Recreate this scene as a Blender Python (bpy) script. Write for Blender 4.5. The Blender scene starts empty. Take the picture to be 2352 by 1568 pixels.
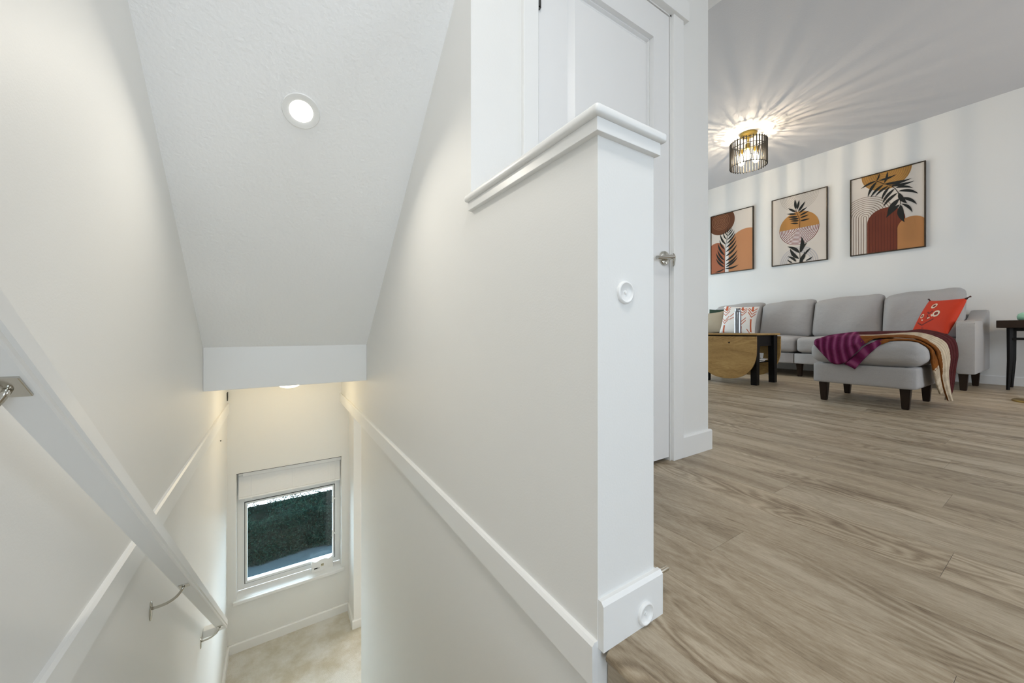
import bpy, bmesh, math, random
from mathutils import Vector, Matrix
random.seed(7)
C = bpy.context.scene.collection
sc = bpy.context.scene

# ---------------------------------------------------------------- camera, world, lights, exposure
cam_d = bpy.data.cameras.new('camera'); cam = bpy.data.objects.new('camera', cam_d); C.objects.link(cam)
cam.location = (0, 0, 0.60)
cam.rotation_euler = (math.radians(90), 0, math.radians(-32.63))
cam_d.sensor_width = 36.0; cam_d.lens = 36.0 * 841 / 2352
cam_d.shift_y = -24 / 2352
cam_d.clip_start = 0.02
sc.camera = cam
vs = sc.view_settings
vs.view_transform = 'Standard'; vs.look = 'None'; vs.gamma = 1.0; vs.use_curve_mapping = False
vs.exposure = 0.0
sc.cycles.use_denoising = True
sc.cycles.max_bounces = 12; sc.cycles.diffuse_bounces = 8; sc.cycles.transparent_max_bounces = 16
sc.cycles.sample_clamp_indirect = 6.0

w = bpy.data.worlds.new('world'); sc.world = w; w.use_nodes = True
wn = w.node_tree.nodes; wl = w.node_tree.links
bg = wn['Background']; bg.inputs['Strength'].default_value = 15.0
bg.inputs['Color'].default_value = (0.78, 0.89, 1.0, 1)

def area(name, loc, rot, sx, sy, power, col):
    l = bpy.data.lights.new(name, 'AREA'); l.shape = 'RECTANGLE'; l.size = sx; l.size_y = sy
    l.energy = power; l.color = col
    o = bpy.data.objects.new(name, l); C.objects.link(o); o.location = loc; o.rotation_euler = rot
    return o
def point(name, loc, power, col, rad):
    l = bpy.data.lights.new(name, 'POINT'); l.energy = power; l.color = col; l.shadow_soft_size = rad
    o = bpy.data.objects.new(name, l); C.objects.link(o); o.location = loc
    return o
PI = math.pi
# unseen daylight: area lights standing in for windows, in front of solid walls
area('daylight_landing_fill', (.10, -2.74, .75), (math.radians(90), 0, 0), .75, 1.6, 28, (0.66, 0.82, 1.0))  # fill added to brighten the sloped stair ceiling
area('daylight_dining_standin', (4.6, -2.74, 1.35), (math.radians(90), 0, 0), 2.5, 1.75, 60, (0.82, 0.90, 1.0))  # added stand-in for daylight from behind right, no window built
area('daylight_living_window', (4.6, 4.84, 1.35), (math.radians(-90), 0, 0), 2.5, 1.75, 58, (0.74, 0.90, 1.0))
# overhead fill added under the hall ceiling, out of view; no fixture built
area('hall_overhead_fill', (0.02, -0.15, 2.42), (0, 0, 0), 0.35, 0.35, 14, (1.0, 0.97, 0.92))

# ---------------------------------------------------------------- helpers
def clean(o): return o
def obj(name, bm, mat, parent=None, smooth=False, angle=None):
    me = bpy.data.meshes.new(name); bm.normal_update(); bm.to_mesh(me); bm.free()
    if mat is not None: me.materials.append(mat)
    if smooth:
        for p in me.polygons: p.use_smooth = True
        if angle is not None:
            me.set_sharp_from_angle(angle=math.radians(angle))
    o = bpy.data.objects.new(name, me); C.objects.link(o)
    if parent is not None: o.parent = parent
    return o
def tag(o, label, cat, group=None):
    o['label'] = label; o['category'] = cat
    if group: o['group'] = group
    return o
def thing(name, loc, label, cat, group=None, rotz=0):
    o = bpy.data.objects.new(name, None); C.objects.link(o)
    o.location = loc; o.rotation_euler = (0, 0, rotz); o.empty_display_size = .05
    return tag(o, label, cat, group)
def struct(name, bm, mat, parent=None, smooth=False, angle=None):
    o = obj(name, bm, mat, parent, smooth, angle)
    if parent is None: o['kind'] = 'structure'
    return o
def NB(): return bmesh.new()
def box(bm, x0, x1, y0, y1, z0, z1, bev=0.0, seg=2):
    t = bmesh.new()
    r = bmesh.ops.create_cube(t, size=1)
    for v in t.verts:
        v.co = Vector((x0 + (v.co.x + .5) * (x1 - x0), y0 + (v.co.y + .5) * (y1 - y0), z0 + (v.co.z + .5) * (z1 - z0)))
    if bev > 0:
        bmesh.ops.bevel(t, geom=t.edges[:], offset=bev, segments=seg, affect='EDGES', profile=.6)
    merge(bm, t)
    return bm
def merge(bm, t, M=None):
    if M is not None: t.transform(M)
    me = bpy.data.meshes.new('tmp'); t.to_mesh(me); t.free(); bm.from_mesh(me); bpy.data.meshes.remove(me)
def prism(bm, pts, axis, a, b, bev=0.0):
    """polygon pts (2d) extruded along axis from a to b; axis 'x': pts=(y,z); 'y': (x,z); 'z': (x,y)"""
    t = bmesh.new()
    def P(p, q):
        return {'x': (q, p[0], p[1]), 'y': (p[0], q, p[1]), 'z': (p[0], p[1], q)}[axis]
    A = [t.verts.new(P(p, a)) for p in pts]; B = [t.verts.new(P(p, b)) for p in pts]
    n = len(pts)
    t.faces.new(A); t.faces.new(B[::-1])
    for i in range(n): t.faces.new((A[i], B[i], B[(i + 1) % n], A[(i + 1) % n]))
    bmesh.ops.recalc_face_normals(t, faces=t.faces[:])
    if bev > 0: bmesh.ops.bevel(t, geom=t.edges[:], offset=bev, segments=2, affect='EDGES', profile=.6)
    merge(bm, t); return bm
def lathe(bm, prof, n=32, M=None):
    """profile (r, z) revolved about z"""
    t = bmesh.new(); rings = []
    for r, z in prof:
        if r < 1e-6: rings.append([t.verts.new((0, 0, z))])
        else: rings.append([t.verts.new((r * math.cos(2 * PI * i / n), r * math.sin(2 * PI * i / n), z)) for i in range(n)])
    for a, b in zip(rings, rings[1:]):
        for i in range(n):
            j = (i + 1) % n
            q = [a[i % len(a)], a[j % len(a)], b[j % len(b)], b[i % len(b)]]
            u = []
            for v in q:
                if v not in u: u.append(v)
            if len(u) >= 3: t.faces.new(u)
    bmesh.ops.recalc_face_normals(t, faces=t.faces[:])
    merge(bm, t, M); return bm
def tube(bm, pts, r, n=8, closed=False, caps=True):
    t = bmesh.new(); pts = [Vector(p) for p in pts]; N = len(pts); rings = []
    up = None
    for i, p in enumerate(pts):
        if closed: d = pts[(i + 1) % N] - pts[i - 1]
        else: d = pts[min(i + 1, N - 1)] - pts[max(i - 1, 0)]
        d.normalize()
        if up is None:
            up = Vector((0, 0, 1)) if abs(d.z) < .9 else Vector((1, 0, 0))
        s = d.cross(up); s.normalize(); up = s.cross(d); up.normalize()
        rr = r[i] if isinstance(r, (list, tuple)) else r
        rings.append([t.verts.new(p + s * rr * math.cos(2 * PI * k / n) + up * rr * math.sin(2 * PI * k / n)) for k in range(n)])
    m = N if closed else N - 1
    for i in range(m):
        a = rings[i]; b = rings[(i + 1) % N]
        for k in range(n): t.faces.new((a[k], a[(k + 1) % n], b[(k + 1) % n], b[k]))
    if caps and not closed:
        t.faces.new(rings[0][::-1]); t.faces.new(rings[-1])
    bmesh.ops.recalc_face_normals(t, faces=t.faces[:])
    merge(bm, t); return bm
def ring_pts(c, r, n, z): return [(c[0] + r * math.cos(2 * PI * i / n), c[1] + r * math.sin(2 * PI * i / n), z) for i in range(n)]
def bez(p0, p1, p2, n=10):
    p0, p1, p2 = Vector(p0), Vector(p1), Vector(p2)
    return [(1 - t) ** 2 * p0 + 2 * t * (1 - t) * p1 + t * t * p2 for t in [i / n for i in range(n + 1)]]
def soft_box(bm, x0, x1, y0, y1, z0, z1, r=.05, puff=(0, 0, 0), n=12, sag=None, warp=None):
    """rounded, puffed cushion block"""
    t = bmesh.new(); bmesh.ops.create_cube(t, size=2)
    bmesh.ops.subdivide_edges(t, edges=t.edges[:], cuts=n, use_grid_fill=True)
    c = Vector(((x0 + x1) / 2, (y0 + y1) / 2, (z0 + z1) / 2)); h = Vector(((x1 - x0) / 2, (y1 - y0) / 2, (z1 - z0) / 2))
    rr = min(r, h.x * .99, h.y * .99, h.z * .99)
    for v in t.verts:
        u = v.co.copy()
        p = Vector((u.x * h.x, u.y * h.y, u.z * h.z))
        q = Vector([max(-h[i] + rr, min(h[i] - rr, p[i])) for i in range(3)])
        d = p - q
        if d.length > 1e-9: p = q + d.normalized() * min(rr, max(d.length, 0)) if d.length > rr else p
        for i in range(3):
            a, b = (i + 1) % 3, (i + 2) % 3
            p[i] += u[i] * puff[i] * (1 - u[a] ** 2) * (1 - u[b] ** 2)
        if warp: p = warp(p, u)
        v.co = c + p
    for f in t.faces: f.smooth = True
    merge(bm, t); return bm

# ---------------------------------------------------------------- materials
def mat(name, col, rough=.5, metal=0.0, bump=None, spec=.5, coat=0.0):
    m = bpy.data.materials.new(name); m.use_nodes = True
    nt = m.node_tree; b = nt.nodes['Principled BSDF']
    b.inputs['Base Color'].default_value = (*col, 1); b.inputs['Roughness'].default_value = rough
    b.inputs['Metallic'].default_value = metal; b.inputs['Specular IOR Level'].default_value = spec
    b.inputs['Coat Weight'].default_value = coat
    if bump:
        scale, strength, dist, detail = bump
        tc = nt.nodes.new('ShaderNodeTexCoord'); n = nt.nodes.new('ShaderNodeTexNoise')
        n.inputs['Scale'].default_value = scale; n.inputs['Detail'].default_value = detail
        bp = nt.nodes.new('ShaderNodeBump'); bp.inputs['Strength'].default_value = strength; bp.inputs['Distance'].default_value = dist
        nt.links.new(tc.outputs['Object'], n.inputs['Vector']); nt.links.new(n.outputs['Fac'], bp.inputs['Height'])
        nt.links.new(bp.outputs['Normal'], b.inputs['Normal'])
    return m
def emis(name, col, s):
    m = bpy.data.materials.new(name); m.use_nodes = True
    b = m.node_tree.nodes['Principled BSDF']; b.inputs['Base Color'].default_value = (*col, 1)
    b.inputs['Emission Color'].default_value = (*col, 1); b.inputs['Emission Strength'].default_value = s
    return m
def nodes(m): return m.node_tree.nodes, m.node_tree.links, m.node_tree.nodes['Principled BSDF']

M_wall = mat('wall_paint', (.80, .797, .780), .55, bump=(220, .10, .002, 3))
M_trim = mat('trim_paint', (.83, .83, .82), .35)
M_door = mat('door_paint', (.80, .80, .80), .38)
M_ceil = mat('ceiling_stipple', (.92, .92, .92), .75, bump=(75, .38, .006, 5))
M_carpet = mat('carpet', (.62, .55, .43), .95, bump=(260, .9, .01, 4), spec=.1)
n_, l_, b_ = nodes(M_carpet)
tc = n_.new('ShaderNodeTexCoord'); nz = n_.new('ShaderNodeTexNoise'); nz.inputs['Scale'].default_value = 5.5; nz.inputs['Detail'].default_value = 6; nz.inputs['Roughness'].default_value = .65
cr = n_.new('ShaderNodeValToRGB'); cr.color_ramp.elements[0].position = .36; cr.color_ramp.elements[0].color = (.66, .60, .47, 1)
cr.color_ramp.elements[1].position = .62; cr.color_ramp.elements[1].color = (.85, .82, .75, 1)
l_.new(tc.outputs['Object'], nz.inputs['Vector']); l_.new(nz.outputs['Fac'], cr.inputs['Fac']); l_.new(cr.outputs['Color'], b_.inputs['Base Color'])
M_chrome = mat('chrome', (.56, .54, .49), .12, 1.0)
M_nickel = mat('satin_nickel', (.62, .57, .48), .3, 1.0)
M_brass = mat('brass', (.72, .52, .14), .28, 1.0)
M_brass_dark = mat('aged_gold', (.42, .29, .10), .35, 1.0)
M_black = mat('black_metal', (.008, .007, .006), .45, 0.0)
M_blackwood = mat('black_lacquer', (.005, .0045, .0045), .5, spec=.22)
M_darkwood = mat('dark_stained_wood', (.022, .012, .007), .45, bump=(40, .1, .002, 4), spec=.25)
M_white_plastic = mat('white_plastic', (.86, .86, .85), .35)
M_vinyl = mat('window_vinyl', (.82, .83, .83), .4)
M_gasket = mat('black_gasket', (.01, .01, .01), .6)
M_slat = mat('blind_slat', (.90, .895, .885), .45)
M_paper = mat('white_card', (.84, .84, .83), .6)
M_black_print = mat('black_print', (.008, .008, .008), .5)
M_yellow_print = mat('yellowed_sticker', (.50, .45, .30), .6)
M_mint = mat('mint_glaze', (.36, .74, .56), .25)
M_steel = mat('brushed_steel', (.27, .28, .30), .14, 1.0)

def fabric(name, col, col2, scale=900, bstr=.35):
    m = mat(name, col, .92, spec=.15)
    n, l, b = nodes(m)
    tc = n.new('ShaderNodeTexCoord')
    w1 = n.new('ShaderNodeTexNoise'); w1.inputs['Scale'].default_value = scale; w1.inputs['Detail'].default_value = 2
    w2 = n.new('ShaderNodeTexNoise'); w2.inputs['Scale'].default_value = 9; w2.inputs['Detail'].default_value = 4
    mx = n.new('ShaderNodeMix'); mx.data_type = 'RGBA'; mx.inputs[6].default_value = (*col, 1); mx.inputs[7].default_value = (*col2, 1)
    l.new(tc.outputs['Object'], w1.inputs['Vector']); l.new(tc.outputs['Object'], w2.inputs['Vector'])
    l.new(w1.outputs['Fac'], mx.inputs[0]); l.new(mx.outputs[2], b.inputs['Base Color'])
    ad = n.new('ShaderNodeMath'); ad.operation = 'MULTIPLY_ADD'; ad.inputs[1].default_value = .15
    l.new(w1.outputs['Fac'], ad.inputs[0]); l.new(w2.outputs['Fac'], ad.inputs[2])
    bp = n.new('ShaderNodeBump'); bp.inputs['Strength'].default_value = bstr; bp.inputs['Distance'].default_value = .02
    l.new(ad.outputs[0], bp.inputs['Height']); l.new(bp.outputs['Normal'], b.inputs['Normal'])
    return m
M_sofa = fabric('grey_sofa_weave', (.50, .49, .485), (.34, .33, .33), 420, .55)
M_pil_white = fabric('white_cotton', (.82, .80, .77), (.74, .72, .69), 900, .15)
M_pil_red = fabric('red_satin', (.58, .055, .022), (.50, .04, .018), 300, .2)
M_pil_red.node_tree.nodes['Principled BSDF'].inputs['Roughness'].default_value = .6
M_tie = mat('dark_red_cord', (.05, .008, .006), .8)
M_tan = fabric('tan_linen', (.42, .36, .27), (.36, .30, .22), 600)
M_green = fabric('dark_green_velvet', (.035, .06, .04), (.03, .05, .035), 300)
M_red_print = mat('rust_red_print', (.50, .10, .035), .8)

def wood(name, dark, mid, light, stretch=(14, 2.5, 14), per_object=False, rough=.45, cath=True):
    m = mat(name, mid, rough, spec=.35)
    n, l, b = nodes(m)
    tc = n.new('ShaderNodeTexCoord'); mp = n.new('ShaderNodeMapping'); mp.inputs['Scale'].default_value = stretch
    src = tc.outputs['Object']
    if per_object:
        oi = n.new('ShaderNodeObjectInfo'); vm = n.new('ShaderNodeVectorMath'); vm.operation = 'MULTIPLY_ADD'
        cb = n.new('ShaderNodeCombineXYZ'); l.new(oi.outputs['Random'], cb.inputs[0]); l.new(oi.outputs['Random'], cb.inputs[1])
        vm.inputs[1].default_value = (37, 91, 0); l.new(cb.outputs[0], vm.inputs[0]); l.new(src, vm.inputs[2]); src = vm.outputs[0]
    l.new(src, mp.inputs['Vector'])
    # broad tone
    a = n.new('ShaderNodeTexNoise'); a.inputs['Scale'].default_value = .55; a.inputs['Detail'].default_value = 5; a.inputs['Roughness'].default_value = .62; a.inputs['Distortion'].default_value = .5
    # fine fibre
    f = n.new('ShaderNodeTexNoise'); f.inputs['Scale'].default_value = 13; f.inputs['Detail'].default_value = 8; f.inputs['Roughness'].default_value = .75
    l.new(mp.outputs[0], a.inputs['Vector']); l.new(mp.outputs[0], f.inputs['Vector'])
    # cathedral contour lines of a smooth field
    mp2 = n.new('ShaderNodeMapping'); mp2.inputs['Scale'].default_value = (stretch[0] * .55, stretch[1] * .75, stretch[2] * .55)
    l.new(src, mp2.inputs['Vector'])
    g = n.new('ShaderNodeTexNoise'); g.inputs['Scale'].default_value = 1.0; g.inputs['Detail'].default_value = 2.0; g.inputs['Roughness'].default_value = .35
    l.new(mp2.outputs[0], g.inputs['Vector'])
    mu = n.new('ShaderNodeMath'); mu.operation = 'MULTIPLY'; mu.inputs[1].default_value = 110.0; l.new(g.outputs['Fac'], mu.inputs[0])
    si = n.new('ShaderNodeMath'); si.operation = 'SINE'; l.new(mu.outputs[0], si.inputs[0])
    # only where a slow mask allows
    k = n.new('ShaderNodeTexNoise'); k.inputs['Scale'].default_value = .32; k.inputs['Detail'].default_value = 1; l.new(mp.outputs[0], k.inputs['Vector'])
    kr = n.new('ShaderNodeMapRange'); kr.inputs['From Min'].default_value = .44; kr.inputs['From Max'].default_value = .58; l.new(k.outputs['Fac'], kr.inputs['Value'])
    ml = n.new('ShaderNodeMath'); ml.operation = 'MULTIPLY'; l.new(si.outputs[0], ml.inputs[0]); l.new(kr.outputs[0], ml.inputs[1])
    s1 = n.new('ShaderNodeMath'); s1.operation = 'MULTIPLY_ADD'; s1.inputs[1].default_value = .09 if cath else .04; l.new(ml.outputs[0], s1.inputs[0])
    s2 = n.new('ShaderNodeMath'); s2.operation = 'MULTIPLY_ADD'; s2.inputs[1].default_value = .62; l.new(f.outputs['Fac'], s2.inputs[0]); l.new(a.outputs['Fac'], s2.inputs[2])
    if cath:   # short dark flecks and knots
        mp3 = n.new('ShaderNodeMapping'); mp3.inputs['Scale'].default_value = (26, 5.0, 26); l.new(src, mp3.inputs['Vector'])
        v = n.new('ShaderNodeTexNoise'); v.inputs['Scale'].default_value = 1.0; v.inputs['Detail'].default_value = 3; v.inputs['Distortion'].default_value = .8; l.new(mp3.outputs[0], v.inputs['Vector'])
        vr = n.new('ShaderNodeMapRange'); vr.inputs['From Min'].default_value = .66; vr.inputs['From Max'].default_value = .80; vr.inputs['To Max'].default_value = -.34; l.new(v.outputs['Fac'], vr.inputs['Value'])
        s3 = n.new('ShaderNodeMath'); s3.operation = 'ADD'; l.new(s2.outputs[0], s3.inputs[0]); l.new(vr.outputs[0], s3.inputs[1]); s2 = s3
    l.new(s2.outputs[0], s1.inputs[2])
    r = n.new('ShaderNodeValToRGB'); e = r.color_ramp.elements
    e[0].position = .56; e[0].color = (*dark, 1); e[1].position = .98; e[1].color = (*light, 1)
    x = r.color_ramp.elements.new(.78); x.color = (*mid, 1)
    l.new(s1.outputs[0], r.inputs['Fac']); last = r.outputs['Color']
    if per_object:
        hv = n.new('ShaderNodeHueSaturation'); mr = n.new('ShaderNodeMapRange'); mr.inputs['To Min'].default_value = .93; mr.inputs['To Max'].default_value = 1.07
        l.new(oi.outputs['Random'], mr.inputs['Value']); l.new(mr.outputs[0], hv.inputs['Value']); l.new(last, hv.inputs['Color']); last = hv.outputs['Color']
    l.new(last, b.inputs['Base Color'])
    bp = n.new('ShaderNodeBump'); bp.inputs['Strength'].default_value = .12; bp.inputs['Distance'].default_value = .003
    l.new(f.outputs['Fac'], bp.inputs['Height']); l.new(bp.outputs['Normal'], b.inputs['Normal'])
    return m
M_plank = wood('vinyl_oak_plank', (.155, .110, .068), (.335, .268, .185), (.475, .402, .303), per_object=True, rough=.42)
M_oak = wood('oak_veneer', (.30, .17, .055), (.42, .26, .09), (.52, .34, .13), stretch=(3, 3, 14), rough=.45)
M_oak_top = wood('oak_veneer_top', (.30, .17, .055), (.42, .26, .09), (.52, .34, .13), stretch=(14, 1.4, 14), rough=.45)

def glass(name, tint=(1, 1, 1), refl=.06):
    m = bpy.data.materials.new(name); m.use_nodes = True; n = m.node_tree.nodes; l = m.node_tree.links
    n.remove(n['Principled BSDF']); out = n['Material Output']
    t = n.new('ShaderNodeBsdfTransparent'); t.inputs['Color'].default_value = (*tint, 1)
    g = n.new('ShaderNodeBsdfGlossy'); g.inputs['Roughness'].default_value = .0
    fr = n.new('ShaderNodeFresnel'); fr.inputs['IOR'].default_value = 1.45
    mx = n.new('ShaderNodeMixShader'); l.new(fr.outputs[0], mx.inputs[0]); l.new(t.outputs[0], mx.inputs[1]); l.new(g.outputs[0], mx.inputs[2])
    l.new(mx.outputs[0], out.inputs['Surface'])
    return m
M_glass = glass('window_glass', (.90, .96, .97))
M_bulb_glass = bpy.data.materials.new('glowing_bulb_glass'); M_bulb_glass.use_nodes = True
n_, l_ = M_bulb_glass.node_tree.nodes, M_bulb_glass.node_tree.links; n_.remove(n_['Principled BSDF'])
t_ = n_.new('ShaderNodeBsdfTransparent'); e_ = n_.new('ShaderNodeEmission'); e_.inputs['Color'].default_value = (1.0, .90, .72, 1); e_.inputs['Strength'].default_value = 5.0
m_ = n_.new('ShaderNodeMixShader'); m_.inputs[0].default_value = .40; l_.new(t_.outputs[0], m_.inputs[1]); l_.new(e_.outputs[0], m_.inputs[2]); l_.new(m_.outputs[0], n_['Material Output'].inputs['Surface'])

# ---------------------------------------------------------------- measured planes
XL, XR = -.348, .510          # stairwell side walls
XG = .677                     # far side of the half wall
YE = .496                     # end face of the half wall
YC = 1.035                    # closet wall face
YW = 3.797                    # window wall of the lower landing
ZL = -2.066                   # lower landing
XS = 6.80                     # sofa wall
ZH, ZC = 2.44, 3.24           # hall and living room ceilings
YSB, ZSB = 2.63, .264         # stair beam
def slope(y): return .508 + .83 * (YSB - y)

# ---------------------------------------------------------------- structure
struct('wall_left', box(NB(), XL - .1, XL, -2.8, 3.95, -2.4, ZH), M_wall)
bm = NB()
WX0, WX1, WZ0, WZ1 = -.290, .512, -1.638, -.588
box(bm, XL - .1, WX0, YW, YW + .2, -2.4, ZH); box(bm, WX1, 2.2, YW, YW + .2, -2.4, ZH)
box(bm, WX0, WX1, YW, YW + .2, -2.4, WZ0 - .02); box(bm, WX0, WX1, YW, YW + .2, WZ1, ZH)
struct('wall_end', bm, M_wall)
bm = NB()
box(bm, XR, XR + .12, YE, 2.82, -2.4, -.07)                       # below the floor line
box(bm, XR, XR + .12, YC, YW, -.07, ZH)                           # above the floor line, over the turning of the stair
struct('wall_right', bm, M_wall)
struct('wall_half', box(NB(), XR, XG, YE, YC - .0, -.07, .993), M_wall)
bm = NB(); box(bm, .575, .80, 3.531, YW, -2.4, -.03)
struct('wall_return', bm, M_wall)
# closet wall with the door opening
DX0, DX1, DZ1 = .772, 1.528, 2.055
bm = NB()
box(bm, XR + .12, DX0 - .02, YC, YC + .115, 0, ZH); box(bm, DX1 + .02, 1.852, YC, YC + .115, 0, ZH)
box(bm, DX0 - .02, DX1 + .02, YC, YC + .115, DZ1 + .02, ZH)
box(bm, 1.74, 1.852, YC + .115, 4.9, 0, ZC)                       # closet side, towards the living room
box(bm, XR + .12, 1.74, YC + .75, YC + .85, 0, ZH)                # closet back
struct('wall_closet', bm, M_wall)
struct('wall_sofa', box(NB(), XS, XS + .12, -2.9, 5.0, -.3, ZC), M_wall)
struct('wall_back', box(NB(), XL - .1, XS + .12, -2.9, -2.8, -.4, ZC), M_wall)
struct('wall_living', box(NB(), 1.74, XS + .12, 4.9, 5.0, -.3, ZC), M_wall)
# unseen wall added behind the camera to shield the closet from the landing light
struct('wall_light_shield', box(NB(), .575, .675, -2.8, -1.5, 0, ZH), M_wall)
# ceilings
bm = NB(); prism(bm, [(YSB, slope(YSB)), (.302, ZH), (.302, ZH + .1), (YSB, ZH + .1)], 'x', XL, XR)
struct('ceiling_stair', bm, M_ceil)
bm = NB(); box(bm, XL, XR, YSB, YW, ZSB, ZH, .003)
struct('beam_stair', bm, M_trim)
bm = NB(); box(bm, XL - .1, XR, -2.8, .302, ZH, ZH + .1); box(bm, XR, 2.08, -2.8, YC + .85, ZH, ZH + .1)
box(bm, 1.852, 2.08, YC + .85, 4.9, ZH, ZH + .1); box(bm, 2.0, 2.08, -2.8, 4.9, ZH + .1, ZC + .1)
struct('ceiling_hall', bm, M_ceil)
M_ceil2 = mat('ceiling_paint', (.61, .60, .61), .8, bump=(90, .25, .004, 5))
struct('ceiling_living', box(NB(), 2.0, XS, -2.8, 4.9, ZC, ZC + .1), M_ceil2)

# floors
flo = struct('floor', box(box(NB(), .575, XS, -2.8, 2.4, -.25, -.0088), 2.3, XS, 2.4, 4.9, -.25, -.0088), mat('subfloor', (.10, .08, .06), .9))
PW, PL = .182, 1.22
def plank_mesh(wd, ln):
    b = NB(); t = .0085; c = .0006
    x0, x1, y0, y1 = 0, wd, 0, ln
    lo = [b.verts.new(p) for p in ((x0, y0, -t), (x1, y0, -t), (x1, y1, -t), (x0, y1, -t))]
    md = [b.verts.new(p) for p in ((x0, y0, -c), (x1, y0, -c), (x1, y1, -c), (x0, y1, -c))]
    hi = [b.verts.new(p) for p in ((x0 + c, y0 + c, 0), (x1 - c, y0 + c, 0), (x1 - c, y1 - c, 0), (x0 + c, y1 - c, 0))]
    b.faces.new(hi); b.faces.new(lo[::-1])
    for A, B in ((lo, md), (md, hi)):
        for i in range(4): b.faces.new((A[i], A[(i + 1) % 4], B[(i + 1) % 4], B[i]))
    me = bpy.data.meshes.new('plank'); b.normal_update(); b.to_mesh(me); b.free(); me.materials.append(M_plank); return me
pm = {}
x = .632; row = 0
while x < XS - .01:
    wd = min(PW, XS - x); y = -2.75 + (row * .43) % PL - PL
    while y < 4.88:
        a = max(y, -2.79); b2 = min(y + PL, 4.88)
        if b2 - a > .02 and not (x < 1.75 and a > 1.1) and not (x < 2.3 and b2 > 2.4):
            key = (round(wd, 3), round(b2 - a, 3))
            if key not in pm: pm[key] = plank_mesh(key[0] - .0004, key[1] - .0004)
            p = bpy.data.objects.new('plank', pm[key]); C.objects.link(p); p.location = (x, a, 0); p.parent = flo
        y += PL
    x += wd; row += 1
# stair nosing along the edge of the main floor, riser below, landing the camera stands on
bm = NB(); pts = [(.632, 0), (.530, 0), (.523, -.002), (.518, -.007), (.516, -.013), (.518, -.019), (.524, -.024), (.545, -.025), (.545, -.04), (.632, -.04)]
prism(bm, pts, 'y', -2.79, YE - .014)
struct('trim_nosing', bm, M_plank, smooth=True, angle=40)
struct('trim_riser', box(NB(), .535, .56, -2.79, YE - .002, -.19, -.026), M_plank)
land = struct('floor_landing_upper', box(NB(), XL, .575, -2.8, .46, -.30, -.19), M_plank)
# carpeted flight down and the lower landing
fl = struct('stair_flight', box(NB(), XL, XR, .46, .50, -.42, -.19, .004), M_carpet)
NS = 10; rz = (-.19 - ZL) / NS; run = .235
for i in range(1, NS):
    bm = NB(); y0 = .47 + (i - 1) * run; z = -.19 - i * rz
    box(bm, XL, XR, y0, y0 + run + .03, z - rz - .02, z, .006)
    obj('step', bm, M_carpet, fl)
struct('floor_landing_lower', box(NB(), XL, 2.2, 2.55, YW, ZL - .12, ZL), M_carpet)
struct('wall_lower_hall', box(NB(), 2.2, 2.3, 2.4, YW + .2, -2.4, ZH), M_wall)
struct('ceiling_lower_hall', box(NB(), XR + .12, 2.2, 2.4, YW, -.06, .0), M_wall)
struct('wall_lower_side', box(NB(), XR + .12, 2.2, 2.4, 2.5, -2.4, -.06), M_wall)

# trims on the stair walls
def bevel_strip_x(bm, xw, side, y0, y1, z0, z1, t, bev):
    s = side
    prism(bm, [(xw, z0), (xw + s * t, z0), (xw + s * t, z1 - bev), (xw + s * (t - bev), z1), (xw, z1)], 'y', y0, y1)
    return bm
struct('trim_stair_right', bevel_strip_x(NB(), XR, -1, YE, YW, -.068, .014, .014, .006), M_trim)
struct('trim_stair_left', bevel_strip_x(NB(), XL, 1, -2.8, YW, -.072, .006, .014, .006), M_trim)
# half wall cap and apron, baseboard around its foot
bm = NB()
capz0, capz1 = .997, 1.0165; r = (capz1 - capz0) / 2
box(bm, .485, .694, .473, YC + .0, capz0, capz1, .0085, 4)
struct('trim_cap', bm, M_trim, smooth=True, angle=50)
bm = NB(); box(bm, XR - .014, XG + .006, YE - .013, YC - .006, .971, capz0, .0015)
struct('trim_apron', bm, M_trim)
def bb_profile(t=.014, h=.092): return [(0, 0), (t, 0), (t, h - .006), (t - .006, h), (0, h)]
bm = NB()
prism(bm, [(YE, .0), (YE - .014, 0), (YE - .014, .085), (YE - .008, .092), (YE, .092)], 'x', XR + .001, XG + .012)
prism(bm, [(XG, .0), (XG + .012, 0), (XG + .012, .085), (XG + .006, .092), (XG, .092)], 'y', YE, YC)
struct('baseboard_half', bm, M_trim)
bm = NB()
prism(bm, [(YC, .0), (YC - .014, 0), (YC - .014, .094), (YC - .008, .10), (YC, .10)], 'x', 1.617, 1.866)
prism(bm, [(1.852, .0), (1.866, 0), (1.866, .094), (1.860, .10), (1.852, .10)], 'y', YC, 4.9)
struct('baseboard_closet', bm, M_trim)
struct('baseboard_sofa', prism(NB(), [(XS, 0), (XS - .014, 0), (XS - .014, .092), (XS - .008, .10), (XS, .10)], 'y', -2.8, 4.9), M_trim)
bm = NB()
prism(bm, [(YW, ZL), (YW - .014, ZL), (YW - .014, ZL + .068), (YW - .008, ZL + .075), (YW, ZL + .075)], 'x', XL, .575)
prism(bm, [(.575, ZL), (.561, ZL), (.561, ZL + .068), (.567, ZL + .075), (.575, ZL + .075)], 'y', 3.531, YW)
prism(bm, [(3.531, ZL), (3.517, ZL), (3.517, ZL + .068), (3.523, ZL + .075), (3.531, ZL + .075)], 'x', .561, .80)
struct('baseboard_landing', bm, M_trim)
struct('baseboard_left', prism(NB(), [(XL, ZL), (XL + .014, ZL), (XL + .014, ZL + .068), (XL + .008, ZL + .075), (XL, ZL + .075)], 'y', 2.6, YW), M_trim)

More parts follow.
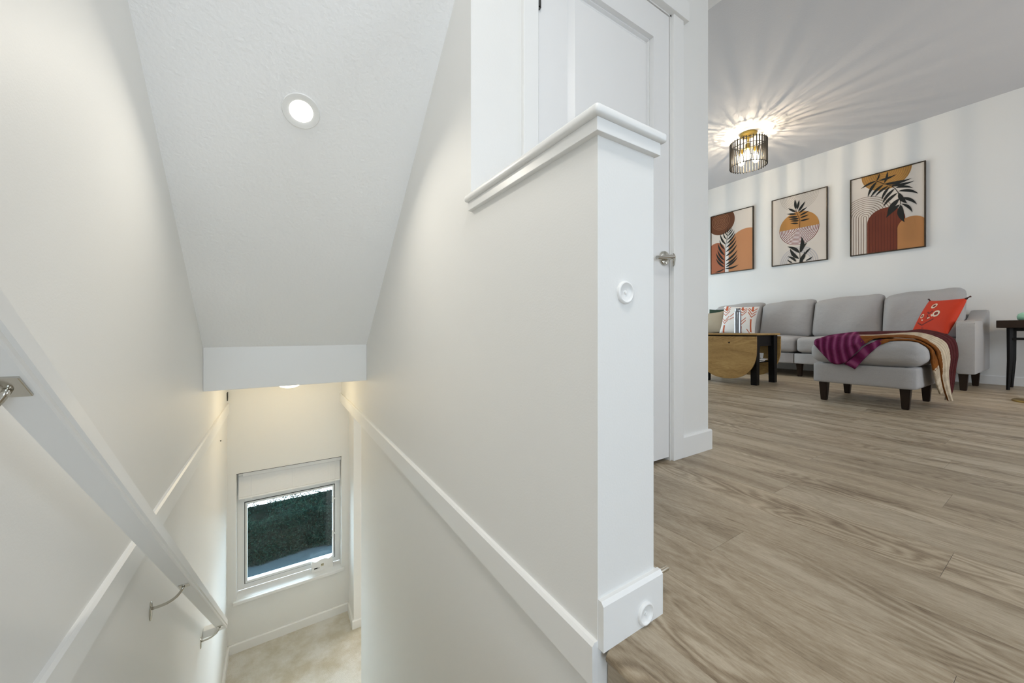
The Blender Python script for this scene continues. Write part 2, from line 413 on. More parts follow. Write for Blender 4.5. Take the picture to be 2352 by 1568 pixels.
# ---------------------------------------------------------------- closet door
casing = NB()
box(casing, .700, DX0 - .009, YC - .016, YC, 0, DZ1 + .010, .003); box(casing, DX1 + .011, 1.617, YC - .016, YC, 0, DZ1 + .010, .003)
struct('trim_door_casing', casing, M_trim)
struct('trim_door_header', box(NB(), .668, 1.640, YC - .030, YC, DZ1 + .008, DZ1 + .098, .003), M_trim)
jm = NB()
box(jm, DX0 - .02, DX0 - .002, YC - .002, YC + .115, 0, DZ1 + .02); box(jm, DX1 + .002, DX1 + .02, YC - .002, YC + .115, 0, DZ1 + .02); box(jm, DX0 - .02, DX1 + .02, YC - .002, YC + .115, DZ1 + .002, DZ1 + .02)
box(jm, DX1 - .010, DX1 + .002, YC + .041, YC + .06, 0, DZ1 + .002); box(jm, DX0 - .002, DX0 + .010, YC + .041, YC + .06, 0, DZ1 + .002)
struct('trim_door_jamb', jm, M_trim)
door = bpy.data.objects.new('door_1', None); C.objects.link(door); door['kind'] = 'structure'; door.location = (DX0, YC, 0)
def local(bm, o):
    bm.transform(Matrix.Translation(-o.location)); return bm
YD0, YD1 = YC + .001, YC + .040
def panel_slab(bm, x0, x1, z0, z1, panels, yf, yb, bw=.046, dp=.028):
    t = bmesh.new()
    xs = sorted({x0, x1, *[p[0] for p in panels], *[p[1] for p in panels]}); zs = sorted({z0, z1, *[p[2] for p in panels], *[p[3] for p in panels]})
    for i in range(len(xs) - 1):
        for j in range(len(zs) - 1):
            cx, cz = (xs[i] + xs[i + 1]) / 2, (zs[j] + zs[j + 1]) / 2
            if any(p[0] < cx < p[1] and p[2] < cz < p[3] for p in panels): continue
            t.faces.new([t.verts.new(q) for q in ((xs[i], yf, zs[j]), (xs[i + 1], yf, zs[j]), (xs[i + 1], yf, zs[j + 1]), (xs[i], yf, zs[j + 1]))])
    for a, b, c, d in panels:
        e = [[(a + k, yf + y, c + k), (b - k, yf + y, c + k), (b - k, yf + y, d - k), (a + k, yf + y, d - k)] for k, y in ((0, 0), (.002, dp * .7), (.012, dp * .55), (.014, dp), (.020, dp), (bw, dp * .30), (bw + .002, dp * .30))]
        R = [[t.verts.new(q) for q in ring] for ring in e]
        for A, B in zip(R, R[1:]):
            for i in range(4): t.faces.new((A[i], A[(i + 1) % 4], B[(i + 1) % 4], B[i]))
        t.faces.new(R[-1])
    bmesh.ops.remove_doubles(t, verts=t.verts[:], dist=1e-5)
    E = [[t.verts.new(q) for q in ((x0, y, z0), (x1, y, z0), (x1, y, z1), (x0, y, z1))] for y in (yf, yb)]
    for i in range(4): t.faces.new((E[0][i], E[0][(i + 1) % 4], E[1][(i + 1) % 4], E[1][i]))
    t.faces.new(E[1][::-1])
    bmesh.ops.recalc_face_normals(t, faces=t.faces[:])
    merge(bm, t); return bm
bm = panel_slab(NB(), DX0 + .003, DX1 - .003, .018, DZ1 - .002, [(.908, 1.416, 1.05, 1.915), (.908, 1.416, .22, .93)], YD0, YD1)
obj('door_panel', local(bm, door), M_door, door)
hx, hz = 1.487, .932
bm = NB(); M = Matrix.Translation((hx, YD0, hz)) @ Matrix.Rotation(math.radians(90), 4, 'X')
lathe(bm, [(0, 0), (.033, 0), (.033, .006), (.030, .010), (.012, .011), (.011, .040), (0, .040)], 40, M)
hd = obj('door_rose', local(bm, door), M_chrome, door, True, 40)
bm = NB(); tube(bm, [(hx + .012, YD0 - .043, hz + .001), (hx - .005, YD0 - .046, hz), (hx - .112, YD0 - .046, hz - .016)], .0085, 16)
obj('door_lever', local(bm, door), M_chrome, door, True, 40)
bm = NB(); lathe(bm, [(0, 0), (.005, 0), (.005, .004), (0, .005)], 16, Matrix.Translation((hx, YD0 - .010, hz - .022)) @ Matrix.Rotation(math.radians(90), 4, 'X'))
obj('privacy_pin', local(bm, door), M_chrome, door, True, 40)
bm = NB(); bx = DX1 + .004
prism(bm, [(bx - .002, hz - .035), (bx + .010, hz - .028), (bx + .014, hz), (bx + .010, hz + .02), (bx - .002, hz + .026)], 'y', YC - .020, YC - .0165)
obj('strike_plate', local(bm, door), M_chrome, door)
bm = NB()
for zz in (1.735, ):
    tube(bm, [(DX0 + .001, YC - .004, zz), (DX0 + .001, YC - .004, zz + .09)], .0075, 12)
    tube(bm, [(DX0 + .001, YC - .004, zz - .006), (DX0 + .001, YC - .004, zz)], .0045, 12)
    box(bm, DX0 - .0025, DX0 + .003, YC - .004, YC + .030, zz, zz + .09)
obj('door_hinge', local(bm, door), mat('dark_chrome', (.10, .10, .10), .2, 1.0), door, True, 40)

# ---------------------------------------------------------------- landing window, blind, sill
win = bpy.data.objects.new('window_1', None); C.objects.link(win); win['kind'] = 'structure'; win.location = ((WX0 + WX1) / 2, 3.93, WZ0)
def Lw(bm): return local(bm, win)
def frame_boxes(bm, x0, x1, z0, z1, wl, wr, wb, wt, y0, y1, bev=.002):
    box(bm, x0, x0 + wl, y0, y1, z0, z1, bev); box(bm, x1 - wr, x1, y0, y1, z0, z1, bev)
    box(bm, x0 + wl, x1 - wr, y0, y1, z0, z0 + wb, bev); box(bm, x0 + wl, x1 - wr, y0, y1, z1 - wt, z1, bev); return bm
FX0, FX1, FZ0, FZ1 = WX0, WX1, WZ0, WZ1; LW_, RW_, BW_, TW_ = .049, .044, .044, .297
obj('window_gap', Lw(box(NB(), WX0 + .002, WX1 - .002, YW - .0006, YW + .01, WZ1 - .0035, WZ1 + .0)), M_gasket, win)
obj('window_frame', Lw(frame_boxes(NB(), FX0, FX1, FZ0, FZ1, LW_, RW_, BW_, TW_, 3.93, 3.995)), M_vinyl, win)
GX0, GX1, GZ0, GZ1 = FX0 + LW_, FX1 - RW_, FZ0 + BW_, FZ1 - TW_
obj('window_gasket', Lw(frame_boxes(NB(), GX0 - .001, GX1 + .001, GZ0 - .001, GZ1 + .001, .006, .006, .006, .006, 3.9285, 3.97, 0)), M_gasket, win)
obj('window_sash', Lw(frame_boxes(NB(), GX0 + .004, GX1 - .004, GZ0 + .004, GZ1 - .004, .015, .015, .020, .016, 3.922, 3.968)), M_vinyl, win)
bm = NB(); box(bm, GX0 + .018, GX1 - .018, 3.946, 3.950, GZ0 + .022, GZ1 - .018)
obj('glass_pane', Lw(bm), M_glass, win)
for zz in (-1.02, -1.355):
    bm = NB(); box(bm, GX1 - .026, GX1 - .012, 3.905, 3.924, zz - .035, zz + .035, .004); box(bm, GX1 - .014, GX1 + .012, 3.911, 3.922, zz - .007, zz + .007, .003)
    obj('window_latch', Lw(bm), M_white_plastic, win, True, 40)
bm = NB()
box(bm, WX0 - .022, WX1 + .018, YW - .026, YW, WZ0 - .028, WZ0 - .002, .004); box(bm, WX0, WX1, YW - .001, 3.93, WZ0 - .028, WZ0 - .002)
struct('trim_window_sill', bm, M_trim)
bl = thing('window_blind', (.11, 3.835, WZ1), 'white slatted blind drawn up at the top of the landing window', 'blind')
def Lb(bm): return local(bm, bl)
BX0, BX1 = WX0 + .012, WX1 - .006
bm = NB(); box(bm, BX0, BX1, 3.848, 3.888, WZ1 - .037, WZ1 - .006, .003); obj('head_rail', Lb(bm), M_slat, bl)
bm = NB(); box(bm, BX0 + .03, BX1 + .004, 3.838, 3.843, WZ1 - .044, WZ1 - .008, .002); obj('valance', Lb(bm), M_slat, bl)
bm = NB(); box(bm, -.0 , 1, 0, 1, 0, 1); bm.free()
sl = None
for i in range(16):
    z = WZ1 - .058 - i * .0104
    if sl is None:
        b = NB(); n = 6
        prism(b, [(-.0125, -.0012), (-.006, .0006), (0, .0012), (.006, .0006), (.0125, -.0012), (.006, -.0002), (0, .0004), (-.006, -.0002)], 'x', 0, BX1 - BX0)
        sl = obj('slat', b, M_slat, bl); o = sl
    else:
        o = sl.copy(); C.objects.link(o); o.parent = bl
    o.location = Vector((BX0, 3.868, z)) - bl.location; o.rotation_euler = (math.radians(58), 0, 0)
bm = NB(); box(bm, BX0, BX1, 3.857, 3.881, WZ1 - .242, WZ1 - .226, .003); obj('bottom_rail', Lb(bm), M_slat, bl)
for cx in (BX0 + .09, (BX0 + BX1) / 2, BX1 - .09):
    bm = NB(); tube(bm, [(cx, 3.849, WZ1 - .04), (cx, 3.849, WZ1 - .246)], .0017, 6); box(bm, cx - .008, cx + .008, 3.850, 3.884, WZ1 - .250, WZ1 - .240, .002)
    obj('lift_cord', Lb(bm), M_white_plastic, bl)
bm = NB(); tube(bm, [(BX1 - .045, 3.846, WZ1 - .04), (BX1 - .042, 3.847, WZ1 - .50), (BX1 - .040, 3.848, WZ1 - .86)], .0022, 6); obj('pull_cord', Lb(bm), M_white_plastic, bl)

# white card organiser on the sill
z0 = WZ0 - .002
bx = thing('card_box', (.35, 3.875, z0), 'small white box with a wavy top on the landing window sill', 'box')
top = [(.264, .104), (.288, .090), (.305, .086), (.325, .094), (.348, .100), (.372, .101), (.390, .095), (.404, .088), (.420, .094), (.437, .106)]
prof = [(.266, 0), (.446, 0), (.444, .05), (.437, .106)] + top[::-1][1:] + [(.262, .07), (.268, .03)]
b = NB(); prism(b, [(x, z0 + z) for x, z in prof], 'y', 3.857, 3.897); obj('box_body', local(b, bx), M_paper, bx)
b = NB(); box(b, .286, .313, 3.8562, 3.857, z0 + .022, z0 + .034); obj('black_label', local(b, bx), M_black_print, bx)
b = NB(); frame_boxes(b, .313, .329, z0 + .023, z0 + .033, .0018, .0018, .0018, .0018, 3.8562, 3.857, 0); obj('label_outline', local(b, bx), M_black_print, bx)
b = NB(); box(b, .343, .366, 3.8562, 3.857, z0 + .036, z0 + .058); obj('sticker', local(b, bx), M_yellow_print, bx)
M_faded = mat('faded_print', (.16, .15, .10), .6)
for i in range(4):
    b = NB(); box(b, .3445 + i * .0053, .3485 + i * .0053, 3.8556, 3.8562, z0 + .049, z0 + .055); obj('sticker_print', local(b, bx), M_faded, bx)

# ---------------------------------------------------------------- outside the landing window
M_leaf = mat('hedge_leaf', (.02, .075, .05), .9, spec=.0)
n_, l_, b_ = nodes(M_leaf)
ge = n_.new('ShaderNodeNewGeometry'); cr = n_.new('ShaderNodeValToRGB')
cr.color_ramp.elements[0].color = (.0014, .0044, .0052, 1); cr.color_ramp.elements[1].color = (.006, .0195, .0135, 1)
l_.new(ge.outputs['Random Per Island'], cr.inputs['Fac']); l_.new(cr.outputs['Color'], b_.inputs['Base Color'])
hedge = thing('hedge', (0.6, 7.3, -3.02), 'dense dark green hedge seen through the landing window', 'hedge')
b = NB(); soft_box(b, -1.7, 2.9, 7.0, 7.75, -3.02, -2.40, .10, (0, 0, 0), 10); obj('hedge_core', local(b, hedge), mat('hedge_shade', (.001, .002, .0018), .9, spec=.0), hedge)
vv, ff = [], []
rnd = random.Random(3)
for i in range(34000):
    x = rnd.uniform(-.9, 1.4) if rnd.random() < .68 else rnd.uniform(-1.8, 3.0); s = rnd.random()
    bumpx = .10 * math.sin(x * 5.1) + .06 * math.sin(x * 12.7 + 1)
    if s < .72:
        z = -3.02 + rnd.random() * .68
        y = 6.90 + abs(rnd.gauss(0, .05)) + bumpx * .25 + .02 * math.sin(z * 11 + x * 7)
    else: y = rnd.uniform(6.85, 7.8); z = -2.372 + rnd.gauss(0, .018) + bumpx * .35
    L = rnd.uniform(.014, .038); Wd = L * .5
    d = Vector((rnd.gauss(0, 1), rnd.gauss(-.6, .8), rnd.gauss(.3, .8))).normalized(); q = d.cross(Vector((rnd.gauss(0, 1), rnd.gauss(0, 1), rnd.gauss(0, 1)))).normalized()
    p = Vector((x, y, z)); k = len(vv)
    vv += [p, p + d * L * .5 + q * Wd * .5, p + d * L, p + d * L * .5 - q * Wd * .5]; ff.append((k, k + 1, k + 2, k + 3))
me = bpy.data.meshes.new('leaves'); me.from_pydata([tuple(v - hedge.location) for v in vv], [], ff); me.materials.append(M_leaf)
lo = bpy.data.objects.new('leaves', me); C.objects.link(lo); lo.parent = hedge; lo['kind'] = 'stuff'
struct('ground', box(NB(), -8, 9, 4.0, 7.6, -3.2, -3.02), mat('asphalt_path', (.016, .025, .030), .95, bump=(30, .3, .01, 5), spec=.0))
struct('ground_yard', box(NB(), -10, 12, 7.6, 22, -3.2, -3.02), mat('pale_paving', (.80, .80, .78), .9, bump=(20, .3, .01, 5)))
struct('wall_outside', box(NB(), -4, 5, YW + .2, YW + .26, -3.02, -2.4), M_wall)

# ---------------------------------------------------------------- lights of the stair
M_lens = emis('lamp_lens', (1.0, .95, .86), 9.0)
def downlight(loc, nrm, label):
    t = thing('downlight', loc, label, 'ceiling light')
    q = Vector((0, 0, -1)).rotation_difference(Vector(nrm)); t.rotation_mode = 'QUATERNION'; t.rotation_quaternion = q
    b = NB(); lathe(b, [(.036, .004), (.038, -.001), (.046, -.0035), (.060, -.004), (.0615, -.001), (.0615, .001), (.05, .002)], 48); obj('trim_ring', b, M_white_plastic, t, True, 40)
    b = NB(); lathe(b, [(0, -.002), (.030, -.002), (.037, -.001)], 40); obj('lens', b, M_lens, t, True)
    return t
nn = Vector((0, -.83, -1)).normalized()
downlight(Vector((.073, 1.548, slope(1.548))) + nn * .001, nn, 'round recessed downlight glowing in the sloped stair ceiling')
dl = bpy.data.lights.new('downlight_beam', 'AREA'); dl.shape = 'DISK'; dl.size = .074; dl.energy = 3.6; dl.spread = math.radians(140); dl.color = (1.0, .93, .80)
o = bpy.data.objects.new('downlight_beam', dl); C.objects.link(o); o.location = Vector((.073, 1.548, slope(1.548))) + nn * .006
o.rotation_euler = Vector((0, -.44, -1)).to_track_quat('-Z', 'Y').to_euler()
t = thing('dome_light', (.076, 3.25, ZSB), 'small glowing dome lamp peeking out under the stair beam', 'ceiling light')
b = NB(); lathe(b, [(0, 0), (.105, 0), (.108, -.008), (.10, -.016), (0, -.016)], 40); obj('canopy', b, M_white_plastic, t, True, 40)
b = NB(); lathe(b, [(.098, -.0165), (.095, -.04), (.082, -.065), (.058, -.083), (.03, -.092), (0, -.095)], 40); obj('dome', b, emis('dome_glow', (1.0, .86, .60), 9.0), t, True)
point('lower_hall_fill', (1.45, 3.68, -1.5), 18.0, (1.0, .97, .92), .1)  # unseen fill added to brighten the lower landing and its carpet
point('dome_light_bulb', (.076, 3.25, ZSB - .12), 2.2, (1.0, .74, .36), .07)

# ---------------------------------------------------------------- handrail on the left wall
SL = .83
hr = thing('handrail', (-.263, 0, 1.10), 'white painted wooden handrail running down the left stair wall', 'handrail')
y0, y1 = -.6, 2.665
b = NB()
def rz_(y, a): return a - SL * y
prof = [(-.283, 1.100), (-.248, 1.100), (-.246, 1.104), (-.246, 1.112), (-.2425, 1.116), (-.2425, 1.148), (-.247, 1.156), (-.254, 1.160), (-.278, 1.160), (-.2845, 1.156), (-.288, 1.148), (-.288, 1.116), (-.2845, 1.112), (-.2845, 1.104)]
t_ = bmesh.new(); rings = []
for y in (y0, y1): rings.append([t_.verts.new((x, y, rz_(y, a))) for x, a in prof])
N = len(prof)
for i in range(N): t_.faces.new((rings[0][i], rings[0][(i + 1) % N], rings[1][(i + 1) % N], rings[1][i]))
t_.faces.new(rings[0]); t_.faces.new(rings[1]); bmesh.ops.recalc_face_normals(t_, faces=t_.faces[:]); merge(b, t_)
# short return to the wall at the foot
box(b, XL + .001, -.284, y1 - .045, y1 - .003, rz_(y1, 1.115), rz_(y1, 1.155), .002)
obj('rail', local(b, hr), M_trim, hr)
for k, yb in enumerate((.68, 1.632, 2.55)):
    dz = [0, .0, -.012][k]
    br = bpy.data.objects.new('bracket', None); C.objects.link(br); br.parent = hr; br.location = Vector((XL, yb, rz_(yb, 1.05))) - hr.location; br.empty_display_size = .02
    def B(bm): bm.transform(Matrix.Translation(-(br.location + hr.location))); return bm
    zc = rz_(yb, 1.05); zr = rz_(yb, 1.10)
    b = NB(); Mx = Matrix.Translation((XL, yb, zc - .004)) @ Matrix.Rotation(math.radians(90), 4, 'Y') @ Matrix.Diagonal((1.5, .72, 1, 1))
    lathe(b, [(0, 0), (.020, 0), (.020, .0025), (.017, .0045), (0, .0055)], 28, Mx); obj('wall_plate', B(b), M_chrome, br, True, 40)
    b = NB(); tube(b, bez((XL + .004, yb, zc + .004), (XL + .064, yb, zc + .000), (-.266, yb, zr - .004), 14), .0042, 12); obj('bracket_arm', B(b), M_chrome, br, True)
    b = NB(); box(b, -.278, -.252, yb - .020, yb + .020, -.0022, .0015, .0008)
    b.transform(Matrix.Translation((0, yb, zr - .001)) @ Matrix.Rotation(-math.atan(SL), 4, 'X') @ Matrix.Translation((0, -yb, 0))); obj('rail_plate', B(b), M_chrome, br)

# small fittings on the half wall
def cup(loc, label):
    t = thing('wall_cup', loc, label, 'wall cup', 'white gate cups on the half wall')
    DQ = Matrix.Rotation(math.radians(90), 4, 'X') @ Matrix.Diagonal((.94, .94, .62, 1))
    b = NB(); lathe(b, [(0, .004), (.0035, .0045), (.0045, .0015), (.006, .003), (.0165, .0035), (.0185, .007), (.0205, .010), (.0230, .0095), (.0245, .006), (.0245, 0)], 40, DQ)
    obj('cup', b, M_white_plastic, t, True, 50)
    b = NB(); lathe(b, [(0, .0045), (.0030, .0047), (.0038, .0062), (.002, .0072), (0, .0074)], 16, DQ); obj('screw_head', b, M_white_plastic, t, True, 50)
    return t
cup((.5855, YE, .677), 'round white plastic cup screwed halfway up the end of the half wall')
cup((.630, YE - .014, .0265), 'round white plastic cup on the baseboard at the foot of the half wall')
ds = thing('door_stop', (XG + .012, .511, .062), 'short nickel door stop rod on the half wall baseboard', 'door stop')
b = NB(); lathe(b, [(0, 0), (.009, 0), (.009, .003), (.0055, .004), (.0055, .056), (.0045, .058), (0, .058)], 20, Matrix.Rotation(math.radians(90), 4, 'Y')); obj('rod', b, M_nickel, ds, True, 40)
hk = thing('wall_hook', (XL, 3.765, .07), 'small black hook high in the corner under the stair beam', 'hook')
b = NB(); prism(b, [(3.752, .095), (3.782, .10), (3.778, .05), (3.766, .03)], 'x', XL, XL + .007); obj('hook_plate', local(b, hk), M_black, hk)
nl = thing('wall_nail', (XL, 3.35, -.19), 'tiny dark nail in the left wall by the landing', 'nail')
b = NB(); lathe(b, [(0, 0), (.004, 0), (.0045, .006), (0, .007)], 10, Matrix.Rotation(math.radians(90), 4, 'Y')); obj('nail_head', b, M_black, nl)

# ---------------------------------------------------------------- sofa
sofa = thing('sofa', (6.25, 2.0, 0), 'long light grey fabric sofa with loose back cushions against the far wall', 'sofa')
def S_(bm): return local(bm, sofa)
SY0, SY1 = .70, 3.42
cuts = [SY0, 1.345, 2.045, 2.70, SY1]
for a, bb in ((SY0, 2.062), (2.068, SY1)):
    b = NB(); soft_box(b, 5.73, 6.74, a, bb, .168, .312, .018, (0, 0, 0), 8); obj('base', S_(b), M_sofa, sofa, True)
b = NB(); soft_box(b, 6.60, 6.765, SY0, SY1, .312, .80, .04, (0, 0, 0), 10); obj('back_frame', S_(b), M_sofa, sofa, True)
for a, bb in zip(cuts, cuts[1:]):
    b = NB(); soft_box(b, 5.71, 6.59, a + .004, bb - .004, .318, .518, .055, (.012, 0, .022), 12); obj('seat_cushion', S_(b), M_sofa, sofa, True)
for k, (a, bb) in enumerate(zip(cuts, cuts[1:])):
    rr = random.Random(k + 5); tp = 1.045 + rr.uniform(-.012, .012) + (.02 if k == 0 else 0)
    def warp(p, u, k=k):
        # slouch: lean back, soft top corners
        z = (u.z + 1) / 2
        p.x += .10 * z
        top = max(0, u.z) ** 2
        p.z += top * (.018 * -u.y - .020 * max(0, u.y) ** 4 + .004 * math.sin(u.y * 6 + k))
        p.x += .012 * math.sin(u.y * 5 + 2 * u.z + k) + .03 * top * max(0, -u.y) ** 3
        return p
    b = NB(); soft_box(b, 6.22, 6.44, a + .006, bb - .006, .52, tp, .062, (.050, .0, .006), 16, warp=warp); obj('back_cushion', S_(b), M_sofa, sofa, True)
# arms: flat in front, sweeping up at the back
armp = [(5.76, .168), (5.76, .66), (5.772, .69), (5.80, .705), (6.22, .708), (6.38, .735), (6.52, .79), (6.64, .835), (6.74, .842), (6.77, .82), (6.77, .168)]
for a, bb in ((.572, SY0 - .002), (SY1 + .002, SY1 + .13)):
    b = NB(); prism(b, armp, 'y', a, bb, .022); obj('arm', S_(b), M_sofa, sofa, True, 50)
def leg(px, py, h, top=.032, bot=.022):
    b = NB(); t = bmesh.new(); bmesh.ops.create_cube(t, size=1)
    for v in t.verts:
        s = top if v.co.z > 0 else bot
        v.co = Vector((px + v.co.x * 2 * s, py + v.co.y * 2 * s, (v.co.z + .5) * h))
    bmesh.ops.bevel(t, geom=t.edges[:], offset=.004, segments=2, affect='EDGES'); merge(b, t); return b
for px, py in ((5.83, .655), (6.44, .64), (5.83, 2.03), (6.6, 2.03), (5.83, 3.45), (6.6, 3.45)):
    obj('leg', S_(leg(px, py, .17)), M_darkwood, sofa)

# ottoman
ot = thing('ottoman', (4.35, .97, 0), 'light grey fabric ottoman on dark legs in front of the sofa', 'ottoman')
def O_(bm): return local(bm, ot)
b = NB(); soft_box(b, 3.965, 4.72, .668, 1.285, .158, .325, .014, (0, 0, 0), 8); obj('base', O_(b), M_sofa, ot, True)
b = NB(); soft_box(b, 3.945, 4.735, .632, 1.305, .330, .515, .075, (.014, .012, .030), 16); obj('cushion', O_(b), M_sofa, ot, True)
for px, py in ((4.03, 1.225), (4.05, .735), (4.65, 1.235), (4.67, .725)):
    obj('leg', O_(leg(px, py, .16, .030, .020)), M_darkwood, ot)

# throw blanket
M_throw = mat('knitted_throw', (.3, .1, .1), .95, spec=.1)
n_, l_, b_ = nodes(M_throw)
uv = n_.new('ShaderNodeUVMap'); sp = n_.new('ShaderNodeSeparateXYZ'); l_.new(uv.outputs[0], sp.inputs[0])
tc = n_.new('ShaderNodeTexCoord'); nz = n_.new('ShaderNodeTexNoise'); nz.inputs['Scale'].default_value = 60; l_.new(tc.outputs['Object'], nz.inputs['Vector'])
def ramp(stops, inp, const=False):
    r = n_.new('ShaderNodeValToRGB'); r.color_ramp.interpolation = 'CONSTANT' if const else 'LINEAR'
    e = r.color_ramp.elements
    while len(e) > 1: e.remove(e[0])
    e[0].position = stops[0][0]; e[0].color = (*stops[0][1], 1)
    for p, c in stops[1:]: q = e.new(p); q.color = (*c, 1)
    l_.new(inp, r.inputs['Fac']); return r
def math_(op, a, b):
    m = n_.new('ShaderNodeMath'); m.operation = op
    for i, v in enumerate((a, b)):
        if v is None: continue
        if isinstance(v, (int, float)): m.inputs[i].default_value = v
        else: l_.new(v, m.inputs[i])
    return m.outputs[0]
wob = math_('MULTIPLY_ADD', nz.outputs['Fac'], .05); n_[wob.node.name].inputs[2].default_value = -.025
vv_ = math_('ADD', sp.outputs[1], wob); uu_ = math_('ADD', sp.outputs[0], wob)
rib_u = math_('SINE', math_('MULTIPLY', sp.outputs[0], 120.0), 0)
purp = ramp([(0, (.075, .008, .035)), (.5, (.16, .018, .08)), (1, (.34, .10, .21))], math_('MULTIPLY_ADD', rib_u, .33))
n_[purp.inputs['Fac'].links[0].from_node.name].inputs[2].default_value = .45
band = ramp([(0, (.22, .075, .015)), (.24, (.60, .50, .37)), (.66, (.085, .018, .020))], vv_, True)
mx = n_.new('ShaderNodeMix'); mx.data_type = 'RGBA'
gt = math_('GREATER_THAN', math_('ADD', uu_, math_('MULTIPLY', sp.outputs[1], .12)), .37)
l_.new(gt, mx.inputs[0]); l_.new(purp.outputs[0], mx.inputs[6]); l_.new(band.outputs[0], mx.inputs[7])
rib_v = math_('SINE', math_('MULTIPLY', sp.outputs[1], 62.0), 0)
mx2 = n_.new('ShaderNodeMix'); mx2.data_type = 'RGBA'; mx2.blend_type = 'MULTIPLY'
l_.new(math_('MULTIPLY', gt, .45), mx2.inputs[0]); l_.new(mx.outputs[2], mx2.inputs[6])
rg = ramp([(0, (.45, .40, .36)), (1, (1, 1, 1))], math_('MULTIPLY_ADD', rib_v, .5)); n_[rg.inputs['Fac'].links[0].from_node.name].inputs[2].default_value = .55
l_.new(rg.outputs[0], mx2.inputs[7]); l_.new(mx2.outputs[2], b_.inputs['Base Color'])
bp = n_.new('ShaderNodeBump'); bp.inputs['Strength'].default_value = .6; bp.inputs['Distance'].default_value = .006
l_.new(math_('ADD', math_('ADD', rib_u, rib_v), math_('MULTIPLY', nz.outputs['Fac'], 2.0)), bp.inputs['Height']); l_.new(bp.outputs[0], b_.inputs['Normal'])
def catmull(P, t):
    n = len(P) - 1; s = t * n; i = min(int(s), n - 1); f = s - i
    p0, p1, p2, p3 = P[max(i - 1, 0)], P[i], P[i + 1], P[min(i + 2, n)]
    return .5 * ((2 * p1) + (p2 - p0) * f + (2 * p0 - 5 * p1 + 4 * p2 - p3) * f * f + (3 * p1 - p0 - 3 * p2 + p3) * f ** 3)
from mathutils.bvhtree import BVHTree
def bvh_of(o):
    return BVHTree.FromPolygons([o.matrix_local @ v.co + o.parent.location for v in o.data.vertices], [tuple(p.vertices) for p in o.data.polygons])
def loft(rows, nu, nv, name, mat_, parent, margin=.014, thick=.009, uvf=None):
    K = len(rows[0]); cols = [[Vector(r[k]) for r in rows] for k in range(K)]
    P = []
    for i in range(nu + 1):
        u = i / nu; cps = [catmull(c, u) for c in cols]
        P.append([catmull(cps, j / nv) for j in range(nv + 1)])
    for it in range(3):                                   # lay it on the ottoman: push out along the surface normal, relax, push again
        for row in P:
            for j, p in enumerate(row):
                for tr in OT_BVH:
                    co, no, ix, d = tr.find_nearest(p)
                    s_ = (p - co).dot(no)
                    if s_ < margin and d < .12: row[j] = p = p + no * (margin - s_)
        if it < 2:
            Q = [[q.copy() for q in row] for row in P]
            for i in range(1, nu):
                for j in range(1, nv): P[i][j] = Q[i][j] * .4 + (Q[i - 1][j] + Q[i + 1][j] + Q[i][j - 1] + Q[i][j + 1]) * .15
    bm = bmesh.new(); lay = bm.loops.layers.uv.new('UVMap')
    G = [[bm.verts.new(q) for q in row] for row in P]
    for i in range(nu):
        for j in range(nv):
            f = bm.faces.new((G[i][j], G[i + 1][j], G[i + 1][j + 1], G[i][j + 1])); f.smooth = True
            for lp, (a, c) in zip(f.loops, ((i, j), (i + 1, j), (i + 1, j + 1), (i, j + 1))):
                uvv = (a / nu, c / nv); lp[lay].uv = uvf(*uvv) if uvf else uvv
    bm.transform(Matrix.Translation(-parent.location))
    o = obj(name, bm, mat_, parent, True)
    md = o.modifiers.new('thickness', 'SOLIDIFY'); md.thickness = thick; md.offset = 0
    return o
OT_BVH = [bvh_of(c) for c in ot.children if c.name.split('.')[0] in ('base', 'cushion')]
th = thing('throw_blanket', (4.3, .9, .55), 'chunky knit throw in purple, rust, cream and maroon over the ottoman', 'blanket')
TL_ = [((3.93, 1.256, .479), (3.96, 1.271, .501)), ((3.92, 1.193, .396), (4.2, 1.265, .552)), ((3.92, 1.132, .327), (4.4, 1.204, .576)),
       ((3.92, 1.059, .339), (4.5, 1.154, .588)), ((3.93, .994, .417), (4.55, 1.085, .592)), ((3.97, .941, .474), (4.55, .989, .596)),
       ((4.05, .864, .534), (4.6, .889, .598)), ((4.09, .789, .552), (4.62, .827, .600)), ((4.12, .695, .535), (4.65, .75, .611)),
       ((4.14, .640, .488), (4.62, .643, .586)), ((4.20, .606, .432), (4.6, .566, .533)), ((4.25, .592, .324), (4.6, .546, .422)),
       ((4.30, .592, .231), (4.6, .557, .302)), ((4.35, .585, .141), (4.6, .568, .16)), ((4.40, .572, .057), (4.5, .574, .053))]
def cush_top(x, y):
    u = (x - 4.34) / .395; v = (y - .968) / .337
    e = max(0, min(1, (min(1 - abs(u), 1 - abs(v))) / .2))
    return .515 + .030 * max(0, 1 - u * u) * max(0, 1 - v * v) - .075 * (1 - e) ** 2
rows = []
for i, (L, O) in enumerate(TL_):
    L, O = Vector(L), Vector(O); r = [L]
    for f in (.2, .4, .6, .8):
        p = L.lerp(O, f)
        if i <= 9 and .64 < p.y < 1.30:
            if i < 6:   # front flap turns over the cushion edge
                zt = cush_top(max(p.x, 3.97), p.y) + .016
                p = Vector((3.915 + max(0, f - .3) / .7 * (O.x - 3.915), p.y, L.z + (zt - L.z) * min(1, f / .4)))
            else: p.z = max(p.z, cush_top(p.x, p.y) + .018)
        elif i > 9: p.y -= .022 * math.sin(f * PI * 2.2) * (i - 8) / 6
        r.append(p)
    r.append(O); rows.append(r)
def band_uv(u, v):
    b1 = max(.015, min(.42, .42 - (u - .42) * .95))
    return (u, v / b1 * .24) if v < b1 else ((u, .24 + (v - b1) / (.64 - b1) * .42) if v < .64 else (u, .66 + (v - .64) / .36 * .34))
loft(rows, 84, 30, 'throw_top', M_throw, th, .022, uvf=band_uv)
